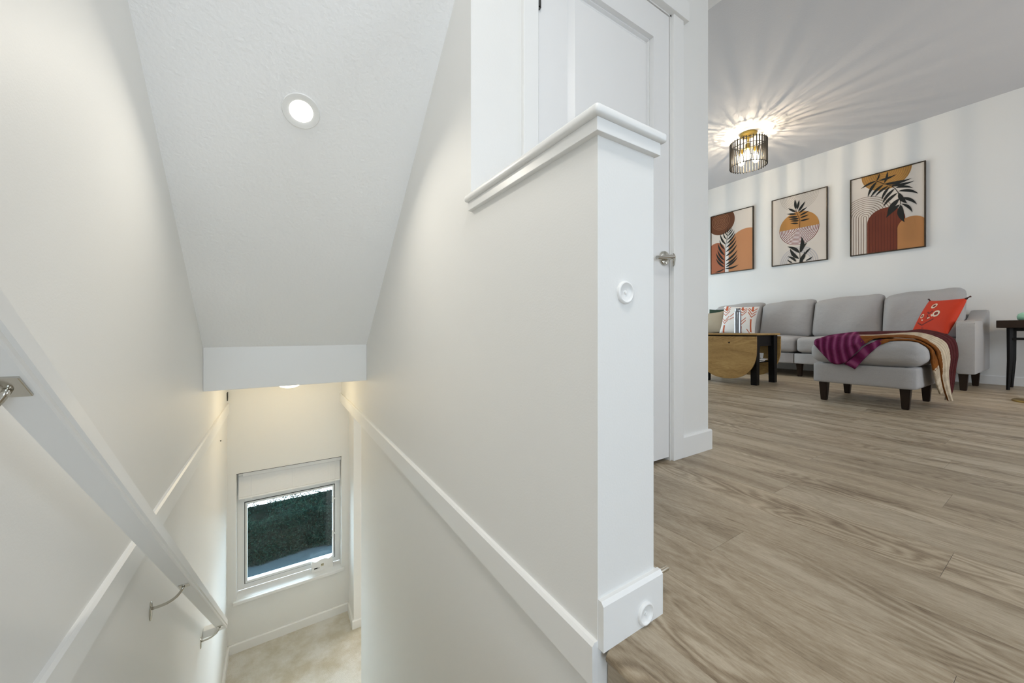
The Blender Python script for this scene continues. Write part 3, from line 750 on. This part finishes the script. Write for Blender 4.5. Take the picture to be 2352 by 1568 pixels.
HL = [((3.925, 1.062, .328), (3.912, .994, .292)), ((3.95, .938, .470), (3.925, .908, .425)), ((4.03, .850, .522), (3.98, .843, .484)), ((4.09, .780, .540), (4.03, .776, .509)),
      ((4.13, .690, .522), (4.07, .691, .511)), ((4.15, .645, .475), (4.10, .640, .463)), ((4.21, .610, .420), (4.14, .622, .386)), ((4.26, .598, .318), (4.19, .612, .268)),
      ((4.31, .598, .228), (4.24, .606, .183)), ((4.36, .592, .138), (4.30, .598, .113))]
rows = [[Vector(a), Vector(a).lerp(Vector(b), .5) + Vector((-.006, -.004, .002)), Vector(b)] for a, b in HL]
loft(rows, 50, 6, 'throw_fold', M_throw, th, .009, uvf=lambda u, v: (.20 + u * .80, .04 + (.36 * max(0, (u - .55) / .45) ** .7 if u > .55 else 0)))

# scatter cushions
def pillow(w_, h_, t_, n=22, pinch=.07):
    """returns bmesh (local: x width, z height, y thickness, front = -y) and surface function"""
    def prof(u, v):
        a = max(0, 1 - u * u); b = max(0, 1 - v * v)
        return t_ / 2 * (a ** .42) * (b ** .42)
    def xy(u, v):
        return (w_ / 2 * u * (1 - pinch * (1 - v * v) * abs(u) ** 2), h_ / 2 * v * (1 - pinch * (1 - u * u) * abs(v) ** 2))
    bm = bmesh.new(); F, Bk = [], []
    for i in range(n + 1):
        for j in range(n + 1):
            u = math.sin((i / n - .5) * PI) * .35 + (2 * i / n - 1) * .65; v = math.sin((j / n - .5) * PI) * .35 + (2 * j / n - 1) * .65
            x, z = xy(u, v); d = prof(u, v)
            F.append(bm.verts.new((x, -d, z))); Bk.append(bm.verts.new((x, d, z)))
    k = lambda i, j: i * (n + 1) + j
    for i in range(n):
        for j in range(n):
            bm.faces.new((F[k(i, j)], F[k(i + 1, j)], F[k(i + 1, j + 1)], F[k(i, j + 1)])).smooth = True
            bm.faces.new((Bk[k(i, j)], Bk[k(i, j + 1)], Bk[k(i + 1, j + 1)], Bk[k(i + 1, j)])).smooth = True
    bmesh.ops.remove_doubles(bm, verts=bm.verts[:], dist=1e-5)
    def S(u, v, off=.0012):   # u,v in 0..1
        a, b = u * 2 - 1, v * 2 - 1; x, z = xy(a, b); return Vector((x, -prof(a, b) - off, z))
    return bm, S
def stroke(bm, S, pts, wd, n=6):
    for (a, b) in zip(pts, pts[1:]):
        a, b = Vector(a), Vector(b); d = (b - a); L = d.length; d.normalize(); q = Vector((-d.y, d.x)) * wd / 2
        a = a - d * wd * .2; b = b + d * wd * .2
        prev = None
        for i in range(n + 1):
            p = a.lerp(b, i / n); c = [max(.004, min(.996, k)) for k in (*(p + q), *(p - q))]
            cur = (bm.verts.new(S(c[0], c[1])), bm.verts.new(S(c[2], c[3])))
            if prev: bm.faces.new((prev[0], prev[1], cur[1], cur[0]))
            prev = cur
def disc_on(bm, S, c, rx, ry, r0=0, n=28, off=.0015):
    A = []; 
    for i in range(n):
        a = 2 * PI * i / n
        o_ = bm.verts.new(S(c[0] + rx * math.cos(a), c[1] + ry * math.sin(a), off))
        i_ = bm.verts.new(S(c[0] + rx * r0 * math.cos(a), c[1] + ry * r0 * math.sin(a), off)) if r0 else None
        A.append((o_, i_))
    if r0:
        for i in range(n): bm.faces.new((A[i][0], A[(i + 1) % n][0], A[(i + 1) % n][1], A[i][1]))
    else: bm.faces.new([a[0] for a in A])
def place(o, loc, facing, tilt=0, roll=0):
    """pillow front (-y) turned to horizontal direction 'facing' (deg from +x), tilted back"""
    o.location = loc
    o.rotation_mode = 'QUATERNION'
    q = Matrix.Rotation(math.radians(facing + 90), 3, 'Z') @ Matrix.Rotation(math.radians(-tilt), 3, 'X') @ Matrix.Rotation(math.radians(roll), 3, 'Y')
    o.rotation_quaternion = q.to_quaternion()
pw = thing('throw_pillow', (5.96, 2.83, .755), 'white throw pillow printed with rust red arrows behind the steel bottle', 'pillow')
b, S = pillow(.50, .44, .15); obj('pillow_cover', b, M_pil_white, pw, True)
ST = [([(.127, 1.0), (.137, .811)], 3), ([(.036, .893), (.133, .806), (.238, .947)], 1), ([(.047, .792), (.136, .723), (.241, .864)], 1), ([(.045, .699), (.14, .619), (.25, .781)], 1), ([(.045, .512), (.144, .423), (.255, .59)], 1), ([(.05, .429), (.146, .332), (.25, .493)], 1), ([(.145, .262), (.138, .0)], 2.4),
      ([(.579, .96), (.619, .826)], 2.4), ([(.50, .93), (.619, .826), (.702, .928)], 1), ([(.50, .83), (.623, .733), (.719, .869)], 1), ([(.50, .75), (.627, .639), (.724, .786)], 1), ([(.50, .57), (.631, .42), (.74, .562)], 1), ([(.50, .48), (.638, .312), (.745, .465)], 1), ([(.64, .243), (.636, .0)], 2.4),
      ([(.847, .985), (.882, .806)], 2.2), ([(.748, .939), (.882, .80), (.973, .912)], 1), ([(.754, .873), (.882, .692), (.971, .808)], 1), ([(.766, .773), (.884, .589), (.968, .71)], 1), ([(.882, .519), (.917, .02)], 1.8), ([(.799, .177), (.876, .048)], 1), ([(.29, .582), (.39, .70)], 1), ([(.29, .48), (.40, .56)], 1)]
for pts, k in ST:
    b = NB(); stroke(b, S, pts, .021 * k); obj('arrow_print', b, M_red_print, pw)
place(pw, (5.92, 2.835, .765), 180 + 4, 13, 4)

pr = thing('throw_pillow', (6.0, .8, .72), 'red throw pillow with knotted corners leaning in the sofa corner', 'pillow')
b, S = pillow(.42, .42, .14); obj('pillow_cover', b, M_pil_red, pr, True)
M_cream = mat('cream_print', (.72, .60, .46), .8); M_maroon = mat('maroon_print', (.17, .02, .015), .8)
for c, rx in (((.44, .76), .075), ((.63, .53), .085), ((.25, .47), .06)):
    b = NB(); disc_on(b, S, c, rx, rx * 1.05, .55); obj('ring_print', b, M_cream, pr)
    b = NB(); disc_on(b, S, c, rx * .42, rx * .42); obj('dot_print', b, M_maroon, pr)
for a, c in (((.52, .50), (.56, .46)), ((.30, .36), (.34, .35)), ((.46, .40), (.51, .42))):
    b = NB(); stroke(b, S, [a, c], .035, 2); obj('fleck_print', b, M_cream, pr)
for pts, wd in (([(.19, .29), (.37, .21), (.63, .38)], .030), ([(.37, .58), (.44, .53), (.50, .60)], .035), ([(.40, .50), (.45, .45), (.43, .38)], .022), ([(.37, .13), (.43, .13)], .018)):
    b = NB(); stroke(b, S, pts, wd); obj('line_print', b, M_maroon, pr)
for sx, sz in ((-1, 1), (1, 1), (-1, -1), (1, -1)):
    b = NB(); px, pz = sx * .205, sz * .205
    tube(b, [(px * .96, 0, pz * .96), (px * 1.04, 0, pz * 1.04), (px * 1.12, .004 * sx, pz * 1.10)], [.012, .005, .008], 8); obj('corner_knot', b, M_tie, pr, True)
place(pr, (5.965, .845, .748), 136, 24, 1)

gp = thing('throw_pillow', (6.1, 3.2, .72), 'dark green velvet cushion at the left end of the sofa', 'pillow')
b, S = pillow(.36, .42, .085); obj('pillow_cover', b, M_green, gp, True); place(gp, (6.085, 3.225, .762), 180, 14, 0)
tp = thing('throw_pillow', (5.85, 3.3, .66), 'tan linen cushion in front of the dark green cushion on the sofa', 'pillow')
b, S = pillow(.33, .36, .09); obj('pillow_cover', b, M_tan, tp, True); place(tp, (5.965, 3.235, .735), 180, 14, -6)

# ---------------------------------------------------------------- drop leaf table and what stands on it
tb = thing('drop_leaf_table', (4.67, 2.24, 0), 'oak topped drop leaf table with black legs, leaves hanging down', 'table')
def T_(bm): return local(bm, tb)
TX0, TX1, TY0, TY1 = 4.39, 4.955, 1.915, 2.565
b = NB(); box(b, TX0, TX1, TY0, TY1, .553, .574, .004); obj('table_top', T_(b), M_oak_top, tb)
def leaf_poly():
    P = [(TY0, .540)]
    cy, hw = (TY0 + TY1) / 2, (TY1 - TY0) / 2
    P.append((TY0, .40))
    for i in range(1, 24):
        a = PI + PI * i / 24; s = math.sin(a); c = math.cos(a)
        P.append((cy + hw * math.copysign(abs(c) ** .85, c), .40 - .345 * abs(s) ** .85))
    P += [(TY1, .40), (TY1, .540)]
    return P
for x0 in (TX0 - .018, TX1 + .002):
    b = NB(); prism(b, leaf_poly(), 'x', x0, x0 + .016); obj('drop_leaf', T_(b), M_oak, tb)
b = NB(); box(b, TX0 + .05, TX0 + .066, TY0 + .06, TY1 - .06, .43, .552); box(b, TX1 - .066, TX1 - .05, TY0 + .06, TY1 - .06, .43, .552)
box(b, TX0 + .066, TX1 - .066, TY0 + .05, TY0 + .066, .43, .552); box(b, TX0 + .066, TX1 - .066, TY1 - .066, TY1 - .05, .43, .552)
obj('apron', T_(b), M_blackwood, tb)
for px in (TX0 + .075, TX1 - .060):
    for py in (TY0 + .055, TY1 - .055):
        b = NB(); t = bmesh.new(); bmesh.ops.create_cube(t, size=1)
        for v in t.verts:
            s = .0445 if v.co.z > 0 else .030
            v.co = Vector((px + v.co.x * 2 * s, py + v.co.y * 2 * .032, (v.co.z + .5) * .552))
        bmesh.ops.bevel(t, geom=t.edges[:], offset=.003, segments=1, affect='EDGES'); merge(b, t); obj('leg', T_(b), M_blackwood, tb)
b = NB(); box(b, TX0 + .06, TX1 - .05, TY0 + .10, TY1 - .10, .235, .250); obj('shelf', T_(b), M_blackwood, tb)
b = NB(); lathe(b, [(0, 0), (.010, 0), (.010, .001), (0, .001)], 16, Matrix.Translation((TX0 - .0181, 2.20, .468)) @ Matrix.Rotation(math.radians(-90), 4, 'Y')); obj('wood_knot', T_(b), M_darkwood, tb)
for k, (z, rot, x) in enumerate(((.2505, .1, 4.66), (.268, -.35, 4.69), (.286, .25, 4.65))):
    t = thing('magazine', (x, 2.13, z), ['magazine lying lowest in the pile on the table shelf', 'white magazine in the middle of the pile on the table shelf', 'curled white magazine topmost on the table shelf pile'][k], 'magazine', 'magazines on the table shelf', rot)
    b = NB(); nx = 8; t2 = bmesh.new(); rows_ = []
    for i in range(nx + 1):
        xx = -.11 + .22 * i / nx; zz = .0 + (.05 * max(0, (abs(xx) - .05) / .06) ** 2 * (1 if k == 2 else .15))
        rows_.append([t2.verts.new((xx, yy, zz)) for yy in (-.14, .14)])
    for a, c in zip(rows_, rows_[1:]): t2.faces.new((a[0], c[0], c[1], a[1]))
    r_ = bmesh.ops.extrude_face_region(t2, geom=t2.faces[:]); 
    for v in [g for g in r_['geom'] if isinstance(g, bmesh.types.BMVert)]: v.co.z += .007
    bmesh.ops.recalc_face_normals(t2, faces=t2.faces[:]); merge(b, t2); obj('pages', b, M_paper, t)
bt = thing('steel_bottle', (4.64, 2.235, .574), 'brushed steel vacuum bottle standing on the oak table', 'bottle')
b = NB(); lathe(b, [(0, 0), (.034, 0), (.0365, .003), (.0365, .252), (.035, .258), (.0275, .261), (.0275, .2615)], 40); obj('bottle_body', b, M_steel, bt, True, 35)
b = NB(); lathe(b, [(.0265, .2615), (.0285, .262), (.0285, .292), (.0255, .297), (0, .297)], 40); obj('bottle_cap', b, M_steel, bt, True, 35)

# ---------------------------------------------------------------- side table, mint bowl, floor lamp at the right edge
sd = thing('side_table', (6.42, .26, 0), 'small black wooden side table beside the sofa arm', 'table')
def D_(bm): return local(bm, sd)
b = NB(); box(b, 6.20, 6.66, .02, .485, .632, .708, .004); obj('table_top', D_(b), M_darkwood, sd)
for px in (6.26, 6.60):
    for py in (.08, .405):
        b = NB(); tube(b, [(px, py, .634), (px, py, .3), (px, py + (.012 if py > .2 else -.012), 0)], [.021, .019, .012], 4); obj('leg', D_(b), M_blackwood, sd)
b = NB(); box(b, 6.252, 6.268, .098, .388, .51, .53); box(b, 6.592, 6.608, .098, .388, .51, .53); box(b, 6.268, 6.592, .235, .251, .51, .53); obj('stretcher', D_(b), M_blackwood, sd)
b = NB(); box(b, 6.275, 6.585, .10, .39, .600, .631); obj('apron', D_(b), M_blackwood, sd)
mb = thing('mint_bowl', (6.40, .285, .708), 'mint green rounded bowl on the black side table', 'bowl')
b = NB(); lathe(b, [(0, 0), (.07, 0), (.085, .012), (.088, .04), (.08, .066), (.06, .08), (.05, .08), (.07, .06), (.076, .04), (.07, .012), (0, .008)], 36); obj('bowl', b, M_mint, mb, True, 50)
fl_ = thing('floor_lamp', (5.36, .19, 0), 'floor lamp with a round gold base at the right edge', 'lamp')
b = NB(); lathe(b, [(0, 0), (.148, 0), (.150, .004), (.149, .014), (.140, .018), (0, .019)], 48); obj('lamp_base', b, M_brass_dark, fl_, True, 40)
b = NB(); tube(b, [(0, -.05, .018), (0, -.05, 1.45)] + [tuple(p) for p in bez((0, -.05, 1.45), (0, -.06, 1.72), (.05, -.40, 1.70), 10)[1:]], .009, 12); obj('lamp_pole', b, M_brass_dark, fl_, True)
b = NB(); lathe(b, [(.09, .16), (.16, 0), (.157, 0), (.087, .16)], 36, Matrix.Translation((.05, -.40, 1.50))); obj('lamp_shade', b, mat('linen_shade', (.75, .68, .55), .8), fl_, True, 40)
point('floor_lamp_bulb', (5.41, -.21, 1.57), 8, (1.0, .78, .50), .05)

# ---------------------------------------------------------------- cage ceiling lamp
cx, cy = 5.30, 2.42
cl = thing('cage_ceiling_lamp', (cx, cy, ZC), 'brass ceiling lamp in a black rod cage with glowing bulbs', 'ceiling light')
def L_(bm): return local(bm, cl)
ZT, ZB, RC = 3.125, 2.79, .204
b = NB(); lathe(b, [(0, ZC), (.098, ZC), (.10, ZC - .006), (.094, ZC - .03), (.02, ZC - .032), (.012, ZC - .04), (.012, ZT - .06), (.03, ZT - .065), (.03, ZT - .085), (0, ZT - .09)], 36); b.transform(Matrix.Translation((cx, cy, 0))); obj('canopy', L_(b), M_brass, cl, True, 40)
for z, rr in ((ZT - .012, RC), (ZB + .012, RC), (ZT - .085, RC - .004)):
    b = NB(); tube(b, ring_pts((cx, cy), rr, 56, z), .0045, 8, closed=True); obj('cage_ring', L_(b), M_black, cl, True)
rod = None; NR = 36
for i in range(NR):
    a = 2 * PI * i / NR
    if rod is None:
        b = NB(); box(b, -.007, .007, -.0038, .0038, ZB - ZC, ZT - ZC, .0008, 1); rod = obj('cage_rod', b, M_black, cl); o = rod
    else: o = rod.copy(); C.objects.link(o); o.parent = cl
    o.location = ((RC + .006) * math.cos(a), (RC + .006) * math.sin(a), 0); o.rotation_euler = (0, 0, a)
M_fil = emis('filament', (1.0, .80, .50), 160)
M_bulbcap = emis('bulb_core', (1.0, .88, .68), 20)
for i in range(3):
    a = math.radians(200 + 120 * i); bx_, by_ = cx + .095 * math.cos(a), cy + .095 * math.sin(a)
    b = NB(); tube(b, [(cx, cy, ZT - .075), (bx_, by_, ZT - .075)], .009, 10); lathe(b, [(0, 0), (.024, 0), (.026, -.06), (.022, -.064), (0, -.064)], 24, Matrix.Translation((bx_, by_, ZT - .065))); obj('lamp_arm', L_(b), M_brass, cl, True, 40)
    b = NB(); lathe(b, [(.013, -.064), (.017, -.085), (.032, -.130), (.038, -.165), (.033, -.195), (.018, -.212), (0, -.217)], 24, Matrix.Translation((bx_, by_, ZT - .065))); obj('bulb', L_(b), M_bulb_glass, cl, True)
    b = NB()
    for k in range(4):
        q = PI / 2 * k; tube(b, [(bx_ + .005 * math.cos(q), by_ + .005 * math.sin(q), ZT - .14), (bx_ + .010 * math.cos(q), by_ + .010 * math.sin(q), ZT - .228)], .0022, 6)
    obj('filament', L_(b), M_fil, cl)
    point('cage_lamp_bulb', (bx_, by_, ZT - .19), 30, (1.0, .82, .60), .008)

# cross braces carrying the cage
b = NB()
for k in range(3):
    a = math.radians(140 + 120 * k); tube(b, [(cx + .02 * math.cos(a), cy + .02 * math.sin(a), ZT - .083), (cx + (RC - .004) * math.cos(a), cy + (RC - .004) * math.sin(a), ZT - .085)], .0035, 8)
obj('cage_brace', L_(b), M_black, cl, True)

# ---------------------------------------------------------------- framed prints on the sofa wall
M_frame = mat('bronze_frame', (.035, .022, .010), .35, .4)
M_canvas = mat('print_cream', (.66, .60, .54), .85)
M_ink = mat('ink_black', (.012, .013, .011), .85)
def inkmat(n, c): return mat(n, c, .85)
M_ochre = inkmat('ink_ochre', (.46, .22, .06)); M_mustard = inkmat('ink_mustard', (.42, .22, .05)); M_brown = inkmat('ink_brown', (.13, .045, .018)); M_brown2 = inkmat('ink_brown_light', (.24, .11, .055))
M_peach = inkmat('ink_peach', (.48, .22, .10)); M_terra = inkmat('ink_terracotta', (.36, .12, .06)); M_maroonk = inkmat('ink_maroon', (.15, .032, .014)); M_marline = inkmat('ink_maroon_line', (.08, .018, .010))
M_line = inkmat('ink_taupe', (.24, .17, .13)); M_pale = inkmat('ink_pale_line', (.42, .36, .30)); M_white = inkmat('ink_white', (.74, .71, .69)); M_orange = inkmat('ink_amber', (.44, .20, .07)); M_redline = inkmat('ink_wine', (.20, .04, .03)); M_grey = inkmat('ink_grey', (.50, .47, .47))
class Pic:
    def __init__(s, yl, yr, z0, z1, label):
        s.W, s.H = yl - yr - .024, z1 - z0 - .024
        s.t = thing('framed_print', (XS - .030, yl - .012, z0 + .012), label, 'picture', 'framed prints on the sofa wall')
        s.t.rotation_euler = (0, 0, math.radians(-90))   # local x along the wall to the right, local y into the wall
        b = NB(); frame_boxes(b, -.012, s.W + .012, -.012, s.H + .012, .012, .012, .012, .012, -.006, .029, .0015); obj('frame', b, M_frame, s.t)
        b = NB(); box(b, 0, s.W, .004, .02, 0, s.H); obj('canvas', b, M_canvas, s.t)
        s.lay = 0
    def clip(s, bm):
        for co, no in (((0, 0, 0), (-1, 0, 0)), ((s.W, 0, 0), (1, 0, 0)), ((0, 0, 0), (0, 0, -1)), ((0, 0, s.H), (0, 0, 1))):
            bmesh.ops.bisect_plane(bm, geom=bm.verts[:] + bm.edges[:] + bm.faces[:], plane_co=co, plane_no=no, clear_outer=True)
        return bm
    def add(s, name, polys, m):
        s.lay += 1; y = .004 - .0005 * s.lay
        for P in polys:
            y -= .000015
            bm = NB()
            if len(P) == 2 and isinstance(P[0], list):     # ring strip
                A, B = P; n = len(A); va = [bm.verts.new((p[0], y, p[1])) for p in A]; vb = [bm.verts.new((p[0], y, p[1])) for p in B]
                for i in range(n - 1): bm.faces.new((va[i], va[i + 1], vb[i + 1], vb[i]))
            else: bm.faces.new([bm.verts.new((p[0], y, p[1])) for p in P])
            s.clip(bm)
            if not bm.faces: bm.free(); continue
            for f in bm.faces:
                f.normal_update()
                if f.normal.y > 0: f.normal_flip()
            obj(name, bm, m, s.t)
    def p(s, u, v): return (u * s.W, v * s.H)
    def arc(s, c, r, a0, a1, n=48): return [(c[0] + r * math.cos(math.radians(a0 + (a1 - a0) * i / n)), c[1] + r * math.sin(math.radians(a0 + (a1 - a0) * i / n))) for i in range(n + 1)]
    def rings(s, c, r0, r1, k, w_, a0, a1, down=0):
        out = []
        for i in range(k):
            r = r0 + (r1 - r0) * i / (k - 1)
            A, B = s.arc(c, r, a0, a1), s.arc(c, max(r - w_, .0005), a0, a1)
            if down: A = [(A[0][0], -.01)] + A + [(A[-1][0], -.01)]; B = [(B[0][0], -.01)] + B + [(B[-1][0], -.01)]
            out.append([A, B])
        return out
    def leaf(s, a, b, wd, bend=0.0, n=9):
        a, b = Vector(s.p(*a)), Vector(s.p(*b)); d = b - a; L = d.length; q = Vector((-d.y, d.x)).normalized()
        A, B = [], []
        for i in range(n + 1):
            t = i / n; c = a.lerp(b, t) + q * bend * L * 4 * t * (1 - t) * .5; w_ = wd * L * math.sin(PI * min(1, t ** .8)) * .5
            if 0 < i < n: A.append(tuple(c + q * w_)); B.append(tuple(c - q * w_))
            else: A.append(tuple(c))
        return A + B[::-1]
    def stem(s, pts, wd):
        P = [Vector(s.p(*q)) for q in pts]; A, B = [], []
        for i, p in enumerate(P):
            d = (P[min(i + 1, len(P) - 1)] - P[max(i - 1, 0)]).normalized(); q = Vector((-d.y, d.x)) * wd / 2; A.append(tuple(p + q)); B.append(tuple(p - q))
        return [A, B]
k_ = XS / 6.95
def zz(z): return .6 + (z - .6) * k_
y3l, y3r, y2l, y2r, y1l, y1r = [v * k_ for v in (1.809, 1.081, 2.800, 2.067, 3.818, 3.078)]
PZ0, PZ1 = zz(1.668), zz(2.764)
# left print
P1 = Pic(y1l, y1r, PZ0, PZ1, 'framed print of a black palm frond, leftmost of the three over the sofa')
W, H = P1.W, P1.H
c = P1.p(.245, .885); P1.add('disc_print', [P1.arc(c, .345 * W, 0, 360)[:-1]], M_brown)
P1.add('ring_print', P1.rings(c, .03 * W, .22 * W, 6, .013 * W, 0, 360), M_brown2)
def arch(P, cu, r, vtop):
    c = (cu * P.W, vtop * P.H - r * P.W); A = P.arc(c, r * P.W, 0, 180); return [(A[0][0], -.01)] + A + [(A[-1][0], -.01)]
P1.add('arch_print', [arch(P1, .865, .425, .678)], M_peach)
P1.add('arch_print', [arch(P1, .135, .215, .525)], M_terra)
P1.add('strip_print', [[P1.p(.351, 0), P1.p(.436, 0), P1.p(.436, .40), P1.p(.40, .55), P1.p(.351, .40)]], M_white)
lv = [((.347, .061), (.69, .099)), ((.361, .084), (.665, .23)), ((.362, .126), (.659, .272)), ((.363, .187), (.66, .349)), ((.363, .267), (.647, .442)), ((.364, .342), (.632, .513)), ((.372, .416), (.622, .578)), ((.387, .48), (.603, .64)), ((.401, .543), (.584, .684)), ((.408, .607), (.551, .717)), ((.423, .657), (.525, .743)), ((.43, .697), (.485, .759)),
      ((.34, .062), (.085, .022)), ((.341, .085), (.121, .264)), ((.341, .137), (.123, .36)), ((.342, .203), (.162, .408)), ((.346, .288), (.171, .521)), ((.351, .386), (.214, .573)), ((.373, .472), (.229, .675)), ((.387, .554), (.306, .697)), ((.409, .617), (.355, .727)), ((.423, .661), (.41, .756))]
P1.add('leaf_print', [P1.leaf(a, b, .135, -.16 if i < 12 else .16) for i, (a, b) in enumerate(lv)] + [P1.stem([(.347, -.01), (.350, .2), (.358, .38), (.408, .607), (.43, .707)], .008 * W)], M_ink)
# middle print
P2 = Pic(y2l, y2r, PZ0, PZ1, 'framed print of two half circles and two leaf sprigs, middle of the three')
W, H = P2.W, P2.H
P2.add('line_print', P2.rings(P2.p(.515, 1.0), .05 * W, .355 * W, 12, .006 * W, 180, 360), M_pale)
P2.add('line_print', P2.rings(P2.p(.51, .0), .24 * W, .355 * W, 4, .022 * W, 0, 180), M_grey)
c = P2.p(.51, .507); P2.add('half_disc_print', [P2.arc(c, .37 * W, 0, 180)], M_ochre)
P2.add('half_disc_print', [P2.arc(c, .37 * W, 180, 360)], M_white)
P2.add('line_print', P2.rings(c, .03 * W, .37 * W, 13, .0125 * W, 180, 360), M_redline)
lv = [((.457, .792), (.442, .944)), ((.482, .784), (.524, .92)), ((.502, .748), (.634, .879)), ((.513, .726), (.668, .79)), ((.533, .687), (.699, .727)), ((.539, .652), (.698, .671)), ((.542, .607), (.716, .611)), ((.462, .75), (.306, .836)), ((.472, .719), (.284, .752)), ((.497, .677), (.305, .701)), ((.517, .646), (.326, .665)), ((.52, .613), (.352, .636)), ((.512, .575), (.348, .602))]
P2.add('stem_print', [P2.stem([(.526, .511), (.535, .607), (.52, .657), (.487, .711), (.457, .788)], .011 * W)], M_brown)
P2.add('leaf_print', [P2.leaf(a, b, .21) for a, b in lv], M_ink)
lv = [((.534, .144), (.563, .376)), ((.549, .142), (.668, .275)), ((.529, .137), (.296, .26)), ((.519, .054), (.349, .226)), ((.559, .014), (.62, .154)), ((.629, .102), (.736, .188)), ((.467, .015), (.301, .112)), ((.395, .009), (.3, .067)), ((.639, .014), (.766, .064)), ((.56, -.05), (.62, .13))]
P2.add('leaf_print', [P2.leaf(a, b, .22, .18 if i % 2 else -.18) for i, (a, b) in enumerate(lv)] + [P2.stem([(.528, -.01), (.539, .052), (.531, .144)], .009 * W)], M_ink)
# right print
P3 = Pic(y3l, y3r, PZ0, PZ1, 'framed print of maroon and amber arches under a drooping branch, rightmost of the three')
W, H = P3.W, P3.H
c = P3.p(.50, 1.0); P3.add('disc_print', [P3.arc(c, .345 * W, 180, 360)], M_mustard)
P3.add('ring_print', P3.rings(c, .06 * W, .335 * W, 10, .006 * W, 180, 360), M_brown2)
P3.add('line_print', P3.rings(P3.p(.205, .475), .025 * W, .40 * W, 11, .010 * W, 0, 180, 1), M_line)
P3.add('arch_print', [arch(P3, .50, .262, .549)], M_maroonk)
P3.add('line_print', [[P3.p(.27 + i * .042, -.01), P3.p(.274 + i * .042, -.01), P3.p(.274 + i * .042, .40 + .1 * math.sin(PI * (i + 1) / 12)), P3.p(.27 + i * .042, .40 + .1 * math.sin(PI * (i + 1) / 12))] for i in range(10)], M_marline)
P3.add('arch_print', [arch(P3, .85, .19, .383)], M_orange)
lv = [((.372, .913), (.146, .857)), ((.377, .903), (.249, .731)), ((.471, .847), (.285, .716)), ((.539, .815), (.351, .715)), ((.558, .802), (.445, .652)), ((.624, .762), (.454, .605)), ((.661, .702), (.464, .563)), ((.684, .627), (.526, .446)), ((.693, .552), (.507, .418)), ((.703, .546), (.752, .321)), ((.712, .557), (.852, .424)), ((.694, .634), (.911, .507)), ((.676, .699), (.79, .543)), ((.671, .721), (.929, .635)), ((.629, .769), (.863, .716)), ((.567, .809), (.877, .802)), ((.49, .852), (.845, .839)), ((.402, .911), (.649, .935)), ((.372, .913), (.413, 1.0)), ((.481, .863), (.521, 1.0))]
P3.add('leaf_print', [P3.leaf(a, b, .165 if i not in (7, 8, 9, 12) else .25, .22 if i in (11, 13, 14, 10) else -.14) for i, (a, b) in enumerate(lv)] + [P3.stem([(.372, .913), (.471, .856), (.567, .813), (.629, .761), (.671, .7), (.694, .626), (.698, .551)], .010 * W)], M_ink)
